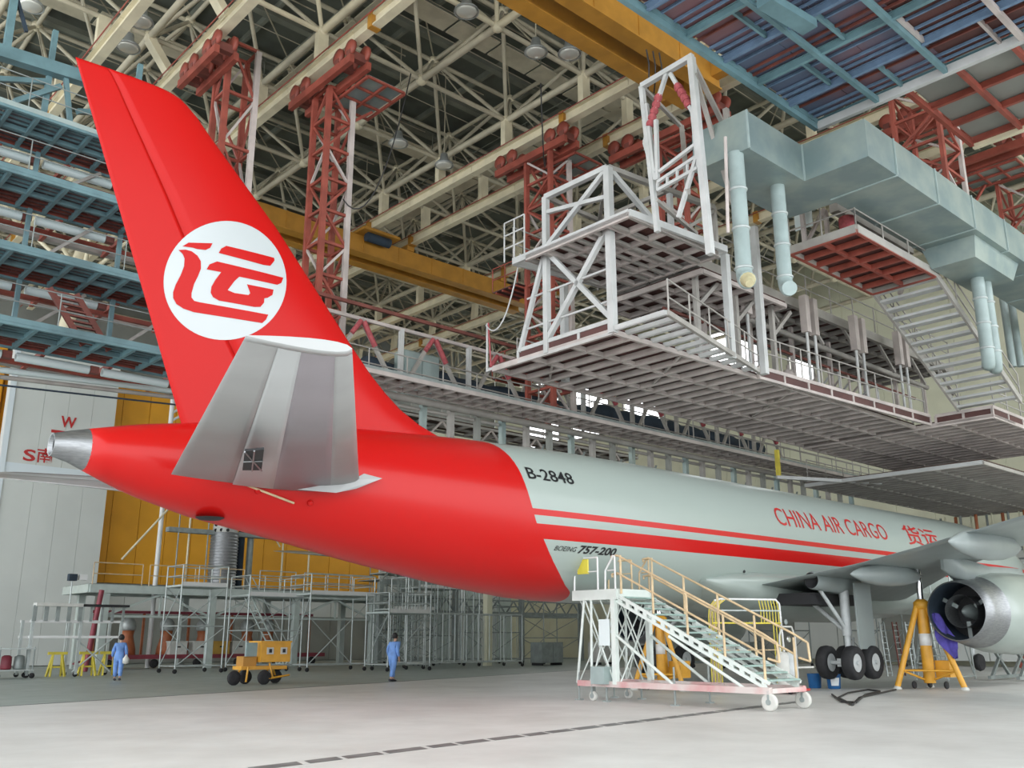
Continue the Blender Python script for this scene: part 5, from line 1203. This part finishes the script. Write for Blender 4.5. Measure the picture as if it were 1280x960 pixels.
for i, (x, m, lb) in enumerate(((18.0, 'box', 'white crate nearest the left worker'), (19.4, 'box', 'second white crate from the left worker'), (20.6, 'ybox', 'ochre crate low on the maroon dolly'), (21.8, 'box', 'white crate right of the ochre crate'), (23.4, 'box', 'rightmost white crate on the maroon dolly'))):
    r = root('crate', (x, 34.7, .73), lb, 'crate', 'crates on the maroon dolly')
    box(r, 'crate_body', (x - .5, 34.4, .73), (x + .5, 35.0, 1.38), m); box(r, 'crate_lid', (x - .53, 34.37, 1.38), (x + .53, 35.03, 1.46), m); box(r, 'hand_hole', (x - .12, 34.385, 1.1), (x + .12, 34.4, 1.18), 'dark')

# ---- far left racks
def rack_at(px0, px1, pyb, h, label, m='galvd'):
    a = at(px0, pyb, z=0); b = at(px1, pyb, z=0); R_ = root('work_bench', lerp(a, b, .5), label, 'bench')
    return R_, a, b
y_ = 25.0
WB = root('steel_rack', (9.2, 25.5, 0), 'pale steel rack with hooked top row and splayed legs near the left edge', 'rack')
rx0, rx1 = 7.3, 11.0
for x in (rx0, (rx0 + rx1) / 2 + .1, rx1):
    for y in (24.6, 26): bar(WB, 'leg', (x, y, .1), (x, y, 2.35), .11, .11, 'galv'); MB().lathe([(.04, -.03), (.1, -.03), (.1, .03), (.04, .03)], (x, y, .1), 'y', 12).build('caster', 'tyre', WB)
for y in (24.6, 26):
    for z in (1.65, 2.3): bar(WB, 'rail', (rx0 - .1, y, z), (rx1 + .1, y, z), .08, .1, 'tipwhite')
for i in range(9): x = rx0 + (rx1 - rx0) * i / 8; bar(WB, 'hook_plate', (x, 24.5, 2.3), (x, 24.5, 2.95), .16 if i < 5 else .1, .06, 'galvd'); 
bar(WB, 'top_board', (rx0, 24.6, 2.98), (rx0 + 1.9, 24.6, 2.98), .5, .14, 'box'); bar(WB, 'top_board', (rx0 + 2, 24.6, 2.98), (rx1 + .2, 24.6, 2.98), .5, .1, 'dark')
for s in (0, 1): tube(WB, 'brace', (9.1 + s * 1.6, 24.6, .2), (10.7 - s * 1.6, 24.6, 1.6), .07, 'galv')
FLm = root('work_light', (9.2, 26.2, 0), 'small work light on a pole above the steel rack', 'lamp'); tube(FLm, 'pole', (9.2, 26.2, 0), (9.2, 26.2, 4.2), .06, 'galv'); box(FLm, 'lamp_head', (9.0, 26.0, 4.1), (9.35, 26.3, 4.4), 'navy'); box(FLm, 'lamp_head', (9.45, 26.05, 4.15), (9.8, 26.3, 4.4), 'tipwhite')
for i, (x, lb) in enumerate(((8.7, 'lemon yellow trestle under the left end of the steel rack'), (10.0, 'lemon yellow trestle under the middle of the steel rack'), (10.9, 'lemon yellow trestle at the right end of the steel rack'))):
    r = root('trestle', (x, 25.4, 0), lb, 'trestle', 'yellow trestles under the rack')
    for s in (-.3, .3):
        for t in (-.25, .25): bar(r, 'leg', (x + s, 25.4 + t, 0), (x + s * .6, 25.4, .95), .08, .08, 'yel2')
    bar(r, 'top_bar', (x - .4, 25.4, .97), (x + .4, 25.4, .97), .1, .12, 'yel2'); bar(r, 'cross_bar', (x - .3, 25.3, .4), (x + .3, 25.3, .4), .07, .07, 'yel2')
TB = root('tool_trolley', (6.2, 24.8, 0), 'low grey tool trolley at the left edge', 'trolley')
for x in (4.6, 6.1, 7.4):
    for y in (24.2, 25.2): tube(TB, 'post', (x, y, .12), (x, y, 1.25), .06, 'galvd'); MB().lathe([(.04, -.03), (.11, -.03), (.11, .03), (.04, .03)], (x, y, .11), 'y', 12).build('caster', 'tyre', TB)
for z in (.3, 1.15): box(TB, 'shelf', (4.55, 24.15, z), (7.45, 25.25, z + .05), 'galv')
for i, (x, m) in enumerate(((5.2, 'maroon'), (6.5, 'maroon'), (7.0, 'galvd'))): setp(MB().lathe([(.2, 0), (.22, .05), (.2, .5), (.1, .56)], (x, 24.7, .36), 'z', 14).build('canister', m), ['maroon canister on the tool trolley, left one', 'maroon canister on the tool trolley, middle one', 'grey canister at the right of the tool trolley'][i], 'canister')
RP = root('red_column', (12.3, 31.5, 0), 'dark red slanted pipe column at the left end of the mezzanine', 'pipe'); tube(RP, 'pipe_run', (12.0, 31.5, 0), (12.4, 31.5, 4.0), .26, 'maroon')

# ---- yellow ground cart
GC = root('ground_cart', (12.6, 14.2, 0), 'yellow towable service cart between the two workers', 'cart')
u = (at(350, 853, z=0) - at(290, 855, z=0)); u = P(u.x, u.y, 0).normalized(); w_ = P(-u.y, u.x, 0); o_ = at(290, 857, z=0)
def cp(a, b, c): return o_ + u * a + w_ * b + P(0, 0, c)
def obox(par, name, a, b, m, lab=None):
    mb = MB(); mb.add([cp(x, y, z) for z in (a[2], b[2]) for y in (a[1], b[1]) for x in (a[0], b[0])], [(0, 2, 3, 1), (4, 5, 7, 6), (0, 1, 5, 4), (2, 6, 7, 3), (0, 4, 6, 2), (1, 3, 7, 5)]); return mb.build(name, m, par, lab)
obox(GC, 'body', (1.0, 0, .75), (2.15, .9, 1.42), 'yel'); obox(GC, 'lid', (.97, -.03, 1.42), (2.18, .93, 1.47), 'yel')
for x in (1.22, 1.75): obox(GC, 'vent_plate', (x, -.03, 1.02), (x + .25, 0, 1.25), 'box'); obox(GC, 'vent_core', (x + .07, -.04, 1.07), (x + .18, -.03, 1.2), 'dark')
obox(GC, 'chassis', (.35, .1, .5), (2.1, .8, .62), 'yel'); obox(GC, 'engine_block', (.45, .2, .62), (.95, .75, .95), 'ochre'); obox(GC, 'gauge_panel', (.5, .1, .95), (.9, .2, 1.42), 'duct', 'grey gauge panel')
for x, y in ((.1, .1), (1.15, -.05), (2.0, .75), (.9, .9)):
    c = cp(x, y, .24); mb = MB(); n = 20; ax = w_; prof = [(.1, -.07), (.22, -.08), (.25, 0), (.22, .08), (.1, .07)]
    mb.rings([[c + ax * h_ + (u * cos(2 * pi * k / n) + P(0, 0, 1) * sin(2 * pi * k / n)) * r_ for k in range(n)] for r_, h_ in prof]).build('wheel', 'tyre', GC)
for a, b in (((.1, .1, .25), (.45, .3, .55)), ((1.15, 0, .25), (1.5, .3, .55)), ((1.3, -.1, .2), (2.15, .0, .3)), ((2.0, .75, .25), (1.7, .4, .55)), ((.5, .0, .1), (.55, .0, .6)), ((1.4, .1, .72), (1.5, 0, .25))): tube(GC, 'drawbar', cp(*a), cp(*b), .07, 'yel')

# ================================================================== PEOPLE
def skin_body(name, joints, edges, m, par, loc, root_i=0, lvl=1):
    me = bpy.data.meshes.new(name); me.from_pydata([Vector(j[0]) for j in joints], edges, []); o = bpy.data.objects.new(name, me); COL.objects.link(o); o.parent = par
    me.materials.append(MT[m]); sk = o.modifiers.new('skin', 'SKIN'); sk.use_smooth_shade = True; sv = me.skin_vertices[0].data
    for i, j in enumerate(joints): r = j[1]; sv[i].radius = (r, r) if not isinstance(r, tuple) else r; sv[i].use_root = (i == root_i)
    ss = o.modifiers.new('sub', 'SUBSURF'); ss.levels = lvl; ss.render_levels = lvl; return o
def worker(p, ang, label, lean=.1, stride=.22, hs=1.0, armout=.0):
    W_ = root('person', p, label, 'person'); c, s = cos(ang), sin(ang)
    def T(x, y, z): return (x * c - y * s, x * s + y * c, z * hs)      # x = forward, y = left
    J = [(T(0, 0, .93), .13), (T(.03, 0, 1.12), .12), (T(.06 + lean * .4, 0, 1.32), .15), (T(.08 + lean * .7, 0, 1.46), .055), (T(.10 + lean, 0, 1.54), .06),
         (T(.05 + lean * .5, .17, 1.40), .065), (T(-.02 + lean * .3 - armout, .24, 1.14), .05), (T(.10 + lean * .4, .25, .92), .038), (T(.15 + lean * .4, .24, .84), .035),
         (T(.05 + lean * .5, -.17, 1.40), .065), (T(-.06 + lean * .3, -.24, 1.14), .05), (T(.02 + lean * .2, -.26, .90), .038), (T(.05 + lean * .2, -.26, .82), .035),
         (T(.02, .10, .86), .095), (T(stride * .6, .10, .48), .07), (T(stride * .9, .10, .08), .05), (T(stride * .9 + .14, .10, .04), .04),
         (T(-.02, -.10, .86), .095), (T(-stride * .3, -.10, .48), .07), (T(-stride, -.10, .10), .05), (T(-stride + .13, -.10, .04), .04)]
    E_ = [(0, 1), (1, 2), (2, 3), (3, 4), (2, 5), (5, 6), (6, 7), (7, 8), (2, 9), (9, 10), (10, 11), (11, 12), (0, 13), (13, 14), (14, 15), (15, 16), (0, 17), (17, 18), (18, 19), (19, 20)]
    Jb = [(j[0], j[1] * .8) for j in J]; 
    # head as part of the body chain
    n = len(Jb); Jb += [(T(.115 + lean, 0, 1.60), .085), (T(.11 + lean, 0, 1.68), .085)]; Eb = E_ + [(4, n), (n, n + 1)]
    for k, (side, base) in enumerate(((1, 8), (-1, 12))):   # fingers and thumb
        bx, by, bz = J[base][0]
        for f in range(4):
            n = len(Jb); a = T(.035 - .022 * f, 0, 0); l = (.075, .085, .08, .062)[f]
            Jb += [((bx + a[0], by + a[1], bz - .03), .010), ((bx + a[0] * 1.1, by + a[1] * 1.1, bz - .03 - l * .6), .009), ((bx + a[0] * 1.15 + .012 * c, by + a[1] * 1.15 + .012 * s, bz - .03 - l), .008)]; Eb += [(base, n), (n, n + 1), (n + 1, n + 2)]
        n = len(Jb); a = T(.05, -.02 * side, 0); Jb += [((bx + a[0] * .6, by + a[1] * .6, bz), .011), ((bx + a[0] * 1.2, by + a[1] * 1.2, bz - .045), .009)]; Eb += [(base, n), (n, n + 1)]
    skin_body('body', Jb, Eb, 'skin', W_, p)
    Jc = [(T(0, 0, .95), .17), (T(.02, 0, 1.12), .155)] + [(J[2][0], .18), (T(.075 + lean * .65, 0, 1.44), .075)]
    Jc += [(J[5][0], .09), (J[6][0], .07), (J[7][0], .056), (J[9][0], .09), (J[10][0], .07), (J[11][0], .056), (J[13][0], .125), (J[14][0], .098), (T(stride * .88, .10, .13), .085), (J[17][0], .125), (J[18][0], .098), (T(-stride * .95, -.10, .15), .085)]
    Ec = [(0, 1), (1, 2), (2, 3), (2, 4), (4, 5), (5, 6), (2, 7), (7, 8), (8, 9), (0, 10), (10, 11), (11, 12), (0, 13), (13, 14), (14, 15)]
    skin_body('coverall', Jc, Ec, 'cloth', W_, p)
    # hair, shoes, facial features
    h0 = Vector(T(.105 + lean, 0, 1.68)) + Vector(p); hb_ = MB(); R_ = []
    for i in range(8):
        a = -.75 + (pi / 2 + .75) * i / 7; R_.append([h0 + P(.112 * cos(a) * cos(b), .108 * cos(a) * sin(b), .125 * sin(a)) + Vector(T(-.045, 0, 0)) for b in [2 * pi * k / 16 for k in range(16)]])
    hb_.rings(R_).build('hair', 'hair', W_)
    for i, (jx, y) in enumerate(((stride * .9, .10), (-stride, -.10))):
        mb = MB(); R2 = []
        for t, ww, hh in ((-.09, .04, .09), (-.04, .052, .10), (.05, .05, .075), (.13, .052, .055), (.19, .03, .035)):
            z0_ = 0 if i == 0 else .02
            R2.append([Vector(T(jx + t, y + ww * cos(a), 0)) + P(0, 0, z0_ + hh * (.5 + .5 * sin(a)) ) + Vector(p) for a in [2 * pi * k / 12 for k in range(12)]])
        mb.rings(R2).build('shoe', 'shoe', W_)
    for sgn in (-1, 1):
        ball('eye', W_, Vector(T(.195 + lean, .032 * sgn, 1.66)) + Vector(p), .012, 'dark'); ball('ear', W_, Vector(T(.10 + lean, .088 * sgn, 1.64)) + Vector(p), .025, 'skin')
    ball('nose', W_, Vector(T(.205 + lean, 0, 1.635)) + Vector(p), .016, 'skin'); tube(W_, 'mouth', Vector(T(.195 + lean, -.02, 1.60)) + Vector(p), Vector(T(.195 + lean, .02, 1.60)) + Vector(p), .008, 'letter')
    return W_
worker(at(146, 851, z=0), radians(65), 'person in blue coverall at far left walking away with a small white bag', .12, .16, .96)
wp = at(490, 852, z=0); worker(wp, radians(20), 'person in pale blue coverall walking away near the centre, arms at the sides', .04, .24, .98)
bp_ = at(156, 828, z=0); pp = at(146, 851, z=0); setp(MB().lathe([(.02, 0), (.11, .03), (.12, .2), (.05, .3), (.02, .36)], (pp.x + .12, pp.y - .38, .62), 'z', 14).build('carried_bag', 'box'), 'small white bag in the right hand of the far left worker', 'bag')

# ================================================================== RIGHT GROUND ITEMS
# curved yellow guard cage behind the stairs
YC = root('guard_cage', (20.5, -2.2, 0), 'pale yellow curved tube guard cage behind the mobile stairs', 'guard')
CA, CB = P(17.5, -2.6, 0), P(19.6, -3.5, 0); cv = (CB - CA).normalized(); ch_ = 2.62
for i in range(7):
    b0 = CA + cv * (.055 * i - .1) + P(0, 0, 0); k_ = i / 6
    MB().path([b0 + P(0, 0, .1), b0 + P(0, 0, 2.15 + .1 * k_), b0 + cv * .04 + P(0, 0, 2.4 + .08 * k_), b0 + cv * .22 + P(0, 0, ch_ - .03)], .03, 6).build('cage_bar', 'railor' if i % 2 else 'yel2', YC)
for i in range(7):
    b0 = CB - cv * (.1 * i + .05); z0_ = 1.95 if i > 2 else .1
    MB().path([b0 + P(0, 0, z0_), b0 + P(0, 0, 2.35), b0 - cv * .05 + P(0, 0, ch_)], .03, 6).build('cage_bar', 'yel2', YC)
MB().path([CA + cv * .1 + P(0, 0, ch_ - .05), CA + cv * .3 + P(0, 0, ch_), CB - cv * .12 + P(0, 0, ch_), CB + P(0, 0, ch_ - .12), CB + cv * .08 + P(0, 0, .1)], .06).build('top_frame', 'tipwhite', YC)
for z, m in ((2.3, 'galv'), (1.95, 'yel2'), (1.2, 'railor'), (.2, 'railor')): tube(YC, 'cage_rail', CA + P(0, 0, z), CB + P(0, 0, z), .05 if z > 1.5 else .03, m)
# nitrogen / hydraulic cart
NC = root('gas_cart', (17.4, -6.4, 0), 'white upright service cart with twin cylinders and gauge hoop beside the stair foot', 'cart')
nb_ = at(990, 862, z=0); nx_, ny_ = nb_.x - 2.15, nb_.y - 1.1
for s in (0, .22): MB().lathe([(.02, .12), (.17, .14), (.19, .2), (.19, 1.0), (.14, 1.12), (.04, 1.16)], (nx_ + s, ny_ - s * .6, 0), 'z', 20).build('cylinder', 'box' if s == 0 else 'gear', NC)
hp = [P(nx_ - .1, ny_, 1.0), P(nx_ - .08, ny_, 1.6), P(nx_ + .02, ny_ - .05, 1.85), P(nx_ + .3, ny_ - .18, 1.85), P(nx_ + .42, ny_ - .2, 1.6), P(nx_ + .42, ny_ - .2, 1.0)]
MB().path(hp, .05).build('hoop_frame', 'box', NC); MB().lathe([(.08, 0), (.09, .03), (.07, .05)], (nx_ + .12, ny_ - .2, 1.5), 'y', 16).build('gauge', 'chrome', NC)
MB().lathe([(.06, -.02), (.09, 0), (.06, .02)], (nx_ + .16, ny_ - .1, 1.98), 'y', 16).build('lifting_ring', 'galvd', NC); tube(NC, 'cross_bar', (nx_ - .2, ny_ + .05, .7), (nx_ + .8, ny_ - .5, .72), .06, 'box')
box(NC, 'base_plate', (nx_ - .25, ny_ - .45, .08), (nx_ + .6, ny_ + .2, .14), 'red2')
for s in (-.2, .55): MB().lathe([(.03, -.03), (.1, -.03), (.1, .03), (.03, .03)], (nx_ + s, ny_ - .3, .1), 'y', 14).build('wheel', 'tyre', NC)
# blue buckets
for px, py, lb in ((1019, 860, 'blue bucket left of the other in front of the main wheels'), (1043, 861, 'blue bucket with white label in front of the main wheels')):
    p = at(px, py, z=0); r = root('bucket', p, lb, 'bucket')
    MB().lathe([(.17, 0), (.19, .02), (.22, .42), (.225, .44), (.20, .44), (.17, .05)], p, 'z', 24, (True, True)).build('bucket_body', 'bluecan', r)
    if px > 1030:
        mb = MB(); mb.rings([[p + P(.226 * cos(a) * (.93 + z), .226 * sin(a) * (.93 + z), z) for z in (.1, .34)] for a in [radians(190 + 8 * k) for k in range(8)]], (False, False), True, closed=False).build('bucket_label', 'label', r)
    MB().path([p + P(.22 * cos(t), 0, .44 + .2 * sin(t)) for t in [pi * k / 8 for k in range(9)]], .015, 6).build('bucket_handle', 'galvd', r)
# hose on the floor
pts = [at(*q, z=.03) for q in ((1040, 868), (1052, 877), (1070, 878), (1082, 868), (1100, 864), (1085, 862), (1060, 866), (1048, 872), (1066, 881), (1074, 872), (1120, 862))]
setp(MB().path(pts, .05, 8).build('floor_hose', 'hose'), 'black hose lying loose on the floor before the main wheels', 'hose')
# steps and racks behind the jack
RS = root('work_steps', (32, -1.5, 0), 'pale steel work steps with many treads directly behind the wing jack', 'stairs')
sx, sy = 31.0, -2.6
for i in range(9): box(RS, 'step', (sx + .12 * i, sy - .6, .3 + .28 * i), (sx + .12 * i + .35, sy + .6, .34 + .28 * i), 'galv')
for y in (sy - .6, sy + .6):
    bar(RS, 'stringer', (sx, y, .2), (sx + 1.2, y, 2.8), .06, .12, 'galv'); tube(RS, 'hand_rail', (sx - .1, y, 1.1), (sx + 1.2, y, 3.8), .05, 'galv'); tube(RS, 'back_leg', (sx + 2.4, y, 0), (sx + 2.0, y, 3.8), .06, 'galv'); tube(RS, 'base_rail', (sx - .1, y, .12), (sx + 2.4, y, .12), .06, 'galv'); tube(RS, 'front_leg', (sx, y, 0), (sx, y, 1.1), .05, 'galv')
    tube(RS, 'brace', (sx + 1.0, y, 2.8), (sx + 2.3, y, .2), .05, 'galv')
box(RS, 'top_platform', (sx + 1.1, sy - .6, 2.8), (sx + 2.2, sy + .6, 2.88), 'galv'); guard(RS, (sx + 1.1, sy - .6, 2.88), (sx + 2.2, sy - .6, 2.88), 1.1, 'galv', 2, 1)
LR = root('ladder_rack', (36, 2, 0), 'stack of ladders leaning left of the wing jack', 'ladder')
for i in range(6):
    x = 33.6 + i * .45; y = 1.0 - i * .35
    for s in (0, .4): tube(LR, 'ladder_rail', (x + s, y, 0), (x + s + .3, y + .3, 2.2), .07, 'galv' if i % 2 else 'crimsond')
    for k in range(9): t = (k + .5) / 9; tube(LR, 'rung', (x + .3 * t, y + .3 * t, 2.2 * t), (x + .4 + .3 * t, y + .3 * t, 2.2 * t), .04, 'galv')
XS = root('scissor_stand', (34.5, -4.6, 0), 'dim crossed trestle stand under the near engine', 'stand')
for y in (-5.2, -4.2):
    for a, b in (((32.4, .1), (34.2, 1.5)), ((34.2, .1), (32.4, 1.5)), ((34.4, .1), (36.4, 1.5)), ((36.4, .1), (34.4, 1.5))): bar(XS, 'cross_leg', (a[0], y, a[1]), (b[0], y, b[1]), .1, .1, 'galvd')
    bar(XS, 'top_rail', (32.2, y, 1.55), (36.6, y, 1.55), .1, .1, 'galvd'); bar(XS, 'base_rail', (32.2, y, .12), (36.6, y, .12), .12, .12, 'galvd')
# hangar partition behind the landing gear
PT = root('partition_screen', (44, 12, 0), 'pale partition panels behind the landing gear', 'partition')
for i in range(14): box(PT, 'panel', (50.6, -12 + i * 3, .3), (50.8, -9.05 + i * 3, 6.2), 'plaster' if i % 3 else 'sidingd')
bar(PT, 'top_rail', (50.7, -12, 6.3), (50.7, 30, 6.3), .2, .3, 'galvd')
for i, (x, y, m, lb) in enumerate(((40, 22, 'box', 'pale cabinet standing far under the red belly'), (36.5, 23.5, 'galvd', 'dark cabinet far under the red belly'), (44, 14, 'galvd', 'grey cabinet far behind the mobile stairs'), (46.5, -3, 'ybox', 'ochre crate at the right edge under the engine'), (45, -1.4, 'crimson', 'red-brown crate beside the ochre crate under the engine'))):
    r = root('cabinet', (x, y, 0), lb, 'cabinet'); box(r, 'body', (x - .9, y - .5, .15), (x + .9, y + .5, 1.35), m); box(r, 'door', (x - .85, y - .53, .2), (x - .03, y - .5, 1.3), m); box(r, 'door', (x + .03, y - .53, .2), (x + .85, y - .5, 1.3), m)
    for sx_ in (-.8, .8): box(r, 'foot', (x + sx_ - .06, y - .45, 0), (x + sx_ + .06, y + .45, .15), 'dark')
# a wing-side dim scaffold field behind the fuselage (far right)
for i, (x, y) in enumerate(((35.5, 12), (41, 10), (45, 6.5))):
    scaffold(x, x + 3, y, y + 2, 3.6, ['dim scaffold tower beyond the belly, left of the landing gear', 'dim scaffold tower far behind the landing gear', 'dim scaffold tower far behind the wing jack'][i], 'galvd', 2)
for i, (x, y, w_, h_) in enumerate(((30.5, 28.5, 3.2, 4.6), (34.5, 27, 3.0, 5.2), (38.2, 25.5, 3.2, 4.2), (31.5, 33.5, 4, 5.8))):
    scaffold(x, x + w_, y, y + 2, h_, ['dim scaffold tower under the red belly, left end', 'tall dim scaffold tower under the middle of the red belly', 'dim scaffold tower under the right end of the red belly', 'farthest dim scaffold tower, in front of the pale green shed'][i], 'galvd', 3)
UB = root('under_belly_gantry', (38, 30, 0), 'low gantry platform under the red belly, coloured dark for the shade there', 'platform')  # shade under the belly put in by the dark tube colour
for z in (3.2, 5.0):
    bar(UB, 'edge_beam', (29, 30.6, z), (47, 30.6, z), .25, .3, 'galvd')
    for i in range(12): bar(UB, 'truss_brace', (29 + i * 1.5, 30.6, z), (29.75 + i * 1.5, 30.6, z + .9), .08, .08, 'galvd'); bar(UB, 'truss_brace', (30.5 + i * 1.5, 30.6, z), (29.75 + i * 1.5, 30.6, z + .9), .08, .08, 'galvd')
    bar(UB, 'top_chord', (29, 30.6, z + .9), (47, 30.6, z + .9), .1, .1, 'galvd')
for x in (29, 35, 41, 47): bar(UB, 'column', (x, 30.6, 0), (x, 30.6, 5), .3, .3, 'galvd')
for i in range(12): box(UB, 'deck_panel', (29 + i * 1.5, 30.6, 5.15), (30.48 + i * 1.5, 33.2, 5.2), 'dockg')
# tall racks at right above the wing
RK = root('pipe_rack', (47, -2, 8), 'rack of upright pipes on the lower dock at far right', 'rack')
for i in range(26): x = 48.4 + (i % 2) * .4; y = -4 + i * .42; tube(RK, 'upright_pipe', (x, y, 5.4), (x, y, 8.1), .09 + .04 * (i % 3), ('siding', 'galvd', 'drum')[i % 3])
for z in (5.6, 6.8): tube(RK, 'cross_rail', (48.6, -4.2, z), (48.6, 7, z), .09, 'galvd')

# ================================================================== FLOOR MARKS
MK = root('floor_stripe', (6, -7, 0), 'broken dark stripe with pale edges crossing the foreground floor', 'floor marking')
a = at(325, 960, z=0); b = at(1000, 877, z=0); d = (b - a).normalized(); nrm = P(-d.y, d.x, 0); a2 = a - d * 6; L = (b - a2).length
i = 0; t = 0
while t < L:
    l = .62 + .12 * ((i * 7) % 3); c = a2 + d * t
    v = [c + nrm * -.14, c + d * (l * .86) + nrm * -.14, c + d * (l * .86 + .12) + nrm * .14, c + d * .12 + nrm * .14]
    MB().add([p + P(0, 0, .004) for p in v] + [p + P(0, 0, .001) for p in v], [(0, 1, 2, 3), (7, 6, 5, 4)]).build('dash', 'marking', MK); t += l + .0; i += 1
bar(MK, 'pale_edge', a2 + nrm * .17 + P(0, 0, .002), b + nrm * .17 + P(0, 0, .002), .03, .002, 'markw'); bar(MK, 'pale_edge', a2 + nrm * -.17 + P(0, 0, .002), b + nrm * -.17 + P(0, 0, .002), .03, .002, 'markw')
JL = at(0, 883, z=0); JR = at(719, 838, z=0); dd = (JR - JL).normalized()
setp(bar(None, 'floor_joint', JL - dd * 10 + P(0, 0, .003), JR + dd * 14 + P(0, 0, .003), .12, .004, 'marking'), 'dark straight joint line across the floor before the workers', 'floor marking')
print('objects', len(bpy.data.objects))
